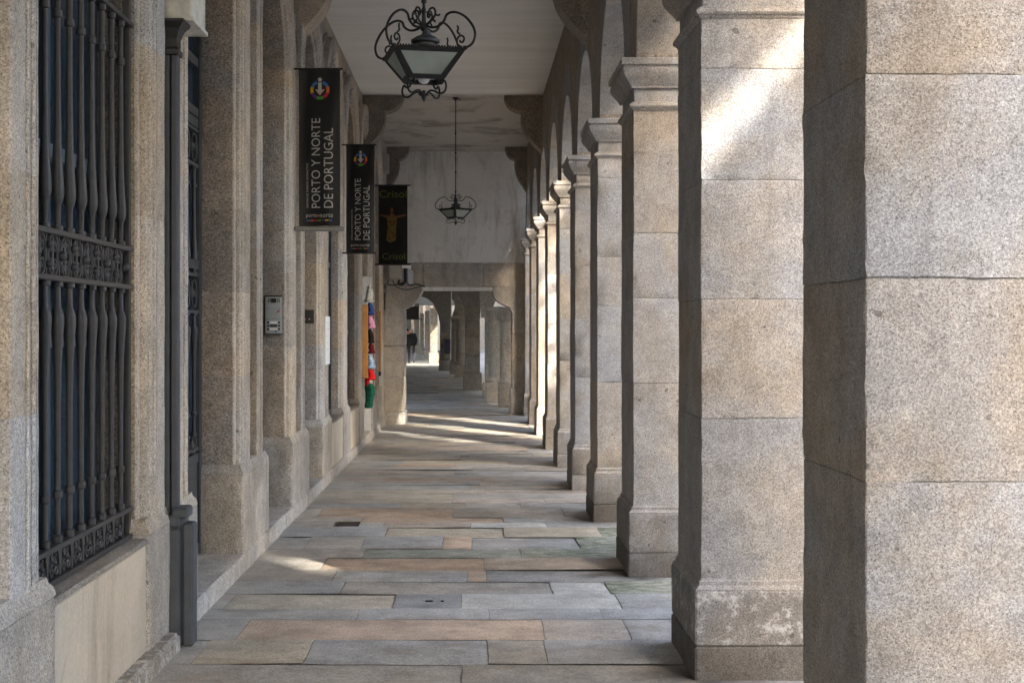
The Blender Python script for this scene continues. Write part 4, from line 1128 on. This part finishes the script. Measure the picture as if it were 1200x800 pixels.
# ------------------------------------------------------------------ people
def person(loc, rotz, label, jacket, trouser, hair, h=1.7, stride=.12, hairless=False):
    V = [(0, 0, .95), (0, .01, 1.12), (0, .02, 1.30), (0, .01, 1.44), (0, -.01, 1.53), (0, -.03, 1.62), (0, -.03, 1.70),
         (.10, 0, .90), (.11, -.03-stride*.4, .50), (.11, -stride*.7, .09), (.12, -stride*.7-.16, .04),
         (-.10, 0, .90), (-.11, .02+stride*.3, .50), (-.11, stride*.9, .09), (-.12, stride*.9-.15, .04),
         (.18, .01, 1.41), (.25, .03, 1.14), (.22, -.10, .93), (.21, -.13, .83), (-.18, .01, 1.41), (-.25, .03, 1.14), (-.22, -.10, .93), (-.21, -.13, .83)]
    E = [(0, 1), (1, 2), (2, 3), (3, 4), (4, 5), (5, 6), (0, 7), (7, 8), (8, 9), (9, 10), (0, 11), (11, 12), (12, 13), (13, 14), (3, 15), (15, 16), (16, 17), (17, 18), (3, 19), (19, 20), (20, 21), (21, 22)]
    Rr = [.16, .165, .18, .15, .065, .095, .075, .105, .075, .055, .045, .105, .075, .055, .045, .085, .062, .048, .04, .085, .062, .048, .04]
    me = bpy.data.meshes.new('sk'); me.from_pydata([(x, y, z*h/1.76) for x, y, z in V], E, [])
    o = bpy.data.objects.new('sk', me); COL.objects.link(o)
    sm = o.modifiers.new('s', 'SKIN'); sub = o.modifiers.new('u', 'SUBSURF'); sub.levels = 2; sub.render_levels = 2
    for i, r in enumerate(Rr): me.skin_vertices[0].data[i].radius = (r*(1.15 if i < 4 else 1), r*(.72 if i < 4 else 1))
    me.skin_vertices[0].data[0].use_root = True
    dg = bpy.context.evaluated_depsgraph_get(); dg.update(); m2 = bpy.data.meshes.new_from_object(o.evaluated_get(dg))
    bpy.data.objects.remove(o)
    for m in (knit('jacket_'+label[:6], jacket), knit('trousers_'+label[:6], trouser), plain('skin', (.26, .13, .09), .6, .3), plain('shoe', (.02, .018, .016), .5)): m2.materials.append(m)
    for p in m2.polygons:
        z = p.center.z*1.76/h
        p.material_index = 2 if z > 1.515 or (z < .90 and abs(p.center.x) > .17) else 0 if z > .80 else 3 if z < .1 else 1
        p.use_smooth = True
    m2.name = 'person'; p = bpy.data.objects.new('person', m2); COL.objects.link(p); WLOC[p.name] = Vector(loc)
    p.location = loc; p.rotation_euler = (0, 0, rotz); tag(p, label, 'person')
    k = h/1.76
    bm = NB(); vv = ball(bm, (0, -.022, 1.685*k), .098, seg=14, sq=(.88, 1.05, 1.1))
    cut = [v for v in bm.verts if v.co.z < (1.66 if not hairless else 1.64)*k or (v.co.y < -.08) or (hairless and v.co.z > 1.71*k)]
    bmesh.ops.delete(bm, geom=cut, context='VERTS'); obj('hair', bm, knit('hair_'+label[:6], hair), p, smooth=60, local=True)
person((wx(482.2, 67), 67, Z0), R(190), 'balding man in a dark jacket walking away beyond the portal', (.018, .018, .022), (.035, .035, .045), (.25, .22, .2), hairless=True, h=1.72)
person((wx(477.2, 66), 66, Z0), R(175), 'dark haired person in black half hidden by the portal jamb', (.012, .012, .012), (.02, .02, .024), (.02, .016, .012), h=1.66)

# ------------------------------------------------------------------ houses across the street (cast the shade; out of frame)
def house(x0, x1, y0, y1, h, label, roof_h=2.0, plan=None):
    t = thing('town_house', label, 'house', ((x0+x1)/2, (y0+y1)/2, -.3), 'town houses across the street')
    bm = NB(); prism(bm, plan or [(x0, y0), (x1, y0), (x1, y1), (x0, y1)], 2, -.3, h); obj('wall', bm, M['house'], t)
    if roof_h:
     bm = NB(); xm = (x0+x1)/2; prism(bm, [(x0-.05, h), (x1+.3, h), (xm, h+roof_h)], 1, y0, y1); obj('roof', bm, plain('roof_tile', (.25, .12, .07), .9), t)
    n = max(1, int((y1-y0)/2.4))
    for k in range(n):
        for z in (.9, 4.2, 7.4):
            if z+1.7 > h: continue
            yc = y0+(y1-y0)*(k+.5)/n; bm = NB(); box(bm, x0-.04, x0+.05, yc-.55, yc+.55, z, z+1.7); wn = obj('window', bm, M['navy'], t)
            bm = NB(); box(bm, x0-.05, x0-.041, yc-.45, yc+.45, z+.1, z+1.6); obj('pane', bm, M['glass'], wn)
    return t
HX = 7.5
SL = .83/.56  # sun slope in plan; house sides follow it to shape a sun slit
house(HX, HX+8, -14, -3.6, 11.6, 'tall pale town house across the street behind the camera', 0, [(HX, -3.6), (HX, -14), (HX+8, -14-8*SL), (HX+8, -3.6-8*SL)])
th = house(HX, HX+8, -3.596, -1.8, 9.82, 'narrow town house with a flat roof and added light mask', 0, [(HX, -1.804), (HX, -3.596), (HX+8, -3.6-8*SL+.004), (HX+8, -1.804-8*SL)])
bm = NB(); prism(bm, [(-3.59, 10.24), (-3.3, 10.2), (-3.0, 10.16), (-2.6, 10.24), (-2.2, 10.36), (-1.806, 10.5), (-1.806, 12), (-3.59, 12)], 0, HX+.02, HX+.2); obj('sun_slit_mask', bm, M['white_wall'], th)  # unseen piece added above the roof to narrow the slit of sun
house(HX, HX+8, -1.8, 4.8, 11.8, 'tall pale town house across from the middle piers', 0, [(HX, 4.8), (HX, -1.8), (HX+8, -1.8-8*SL+.01), (HX+8, 4.8)])
house(HX, HX+8, 14.3, 24.5, 11, 'pale town house across the street beside the portal', 2)
house(HX, HX+8, 26.0, 50, 10.2, 'long pale town house across from the far arcade', 2)
house(HX, HX+8, 54, 125, 19, 'very tall long town house furthest along the street', 2)
fb = thing('far_building', 'granite front with tall pilasters closing the view behind the walking people', 'building', (-6, 116, -.3))
bm = NB(); box(bm, -14, 8, 117, 124, -.3, 16, (.62, .6, .58)); obj('wall', bm, M['far'], fb)
for k in range(9):
    bm = NB(); x = -6.6+k*.62; block(bm, x, x+.26, 116.4, 116.9, -.3, 7, ch=.03, t=jit(.6, .15)); obj('pilaster', bm, M['far'], fb)
# unseen tree added across the street: its crown breaks up the sunlight on the far piers
tr = thing('dapple_tree', 'leafy unseen tree added across the street to dapple the sunlight', 'tree', (5.6, 11.5, -.3))
random.seed(31)
bm = NB(); tube(bm, smoothpts([(5.6, 11.5, -.35), (5.62, 11.52, 1.5), (5.55, 11.4, 3.2), (5.6, 11.5, 4.6)], 4), [.17-.006*k for k in range(13)], 10); 
for k in range(7):
    an = k*.9; L = random.uniform(2.2, 3.4)
    tube(bm, smoothpts([(5.6, 11.5, 3.9+.1*k), (5.6+.35*L*math.cos(an)*.6, 11.5+.4*L*math.sin(an), 5.2+.12*k), (5.6+.5*L*math.cos(an)*.6, 11.5+L*math.sin(an), 6.6+.3*k)], 4), [.08-.007*q for q in range(9)], 6)
obj('trunk', bm, plain('bark', (.12, .10, .08), .9, .2, 0, .3, 12, .01), tr)
bm = NB()
for k in range(9000):
    while True:
        p = Vector((random.uniform(-1, 1), random.uniform(-1, 1), random.uniform(-1, 1)))
        if p.length < 1: break
    q = Vector((5.6+1.9*p.x, 11.3+5.2*p.y, 8.3+3.6*p.z))
    if noise.noise(q*.62) < -.01: continue
    d1 = noise.random_unit_vector(); d2 = d1.orthogonal().normalized(); a_ = random.uniform(.065, .105)
    f = [bm.verts.new(q+d1*a_), bm.verts.new(q+d2*a_*.6), bm.verts.new(q-d1*a_), bm.verts.new(q-d2*a_*.6)]
    bm.faces.new(f)
setcol(bm, bm.verts, WHITE)
obj('crown', bm, plain('leaves', (.06, .09, .03), .7, .3), tr)
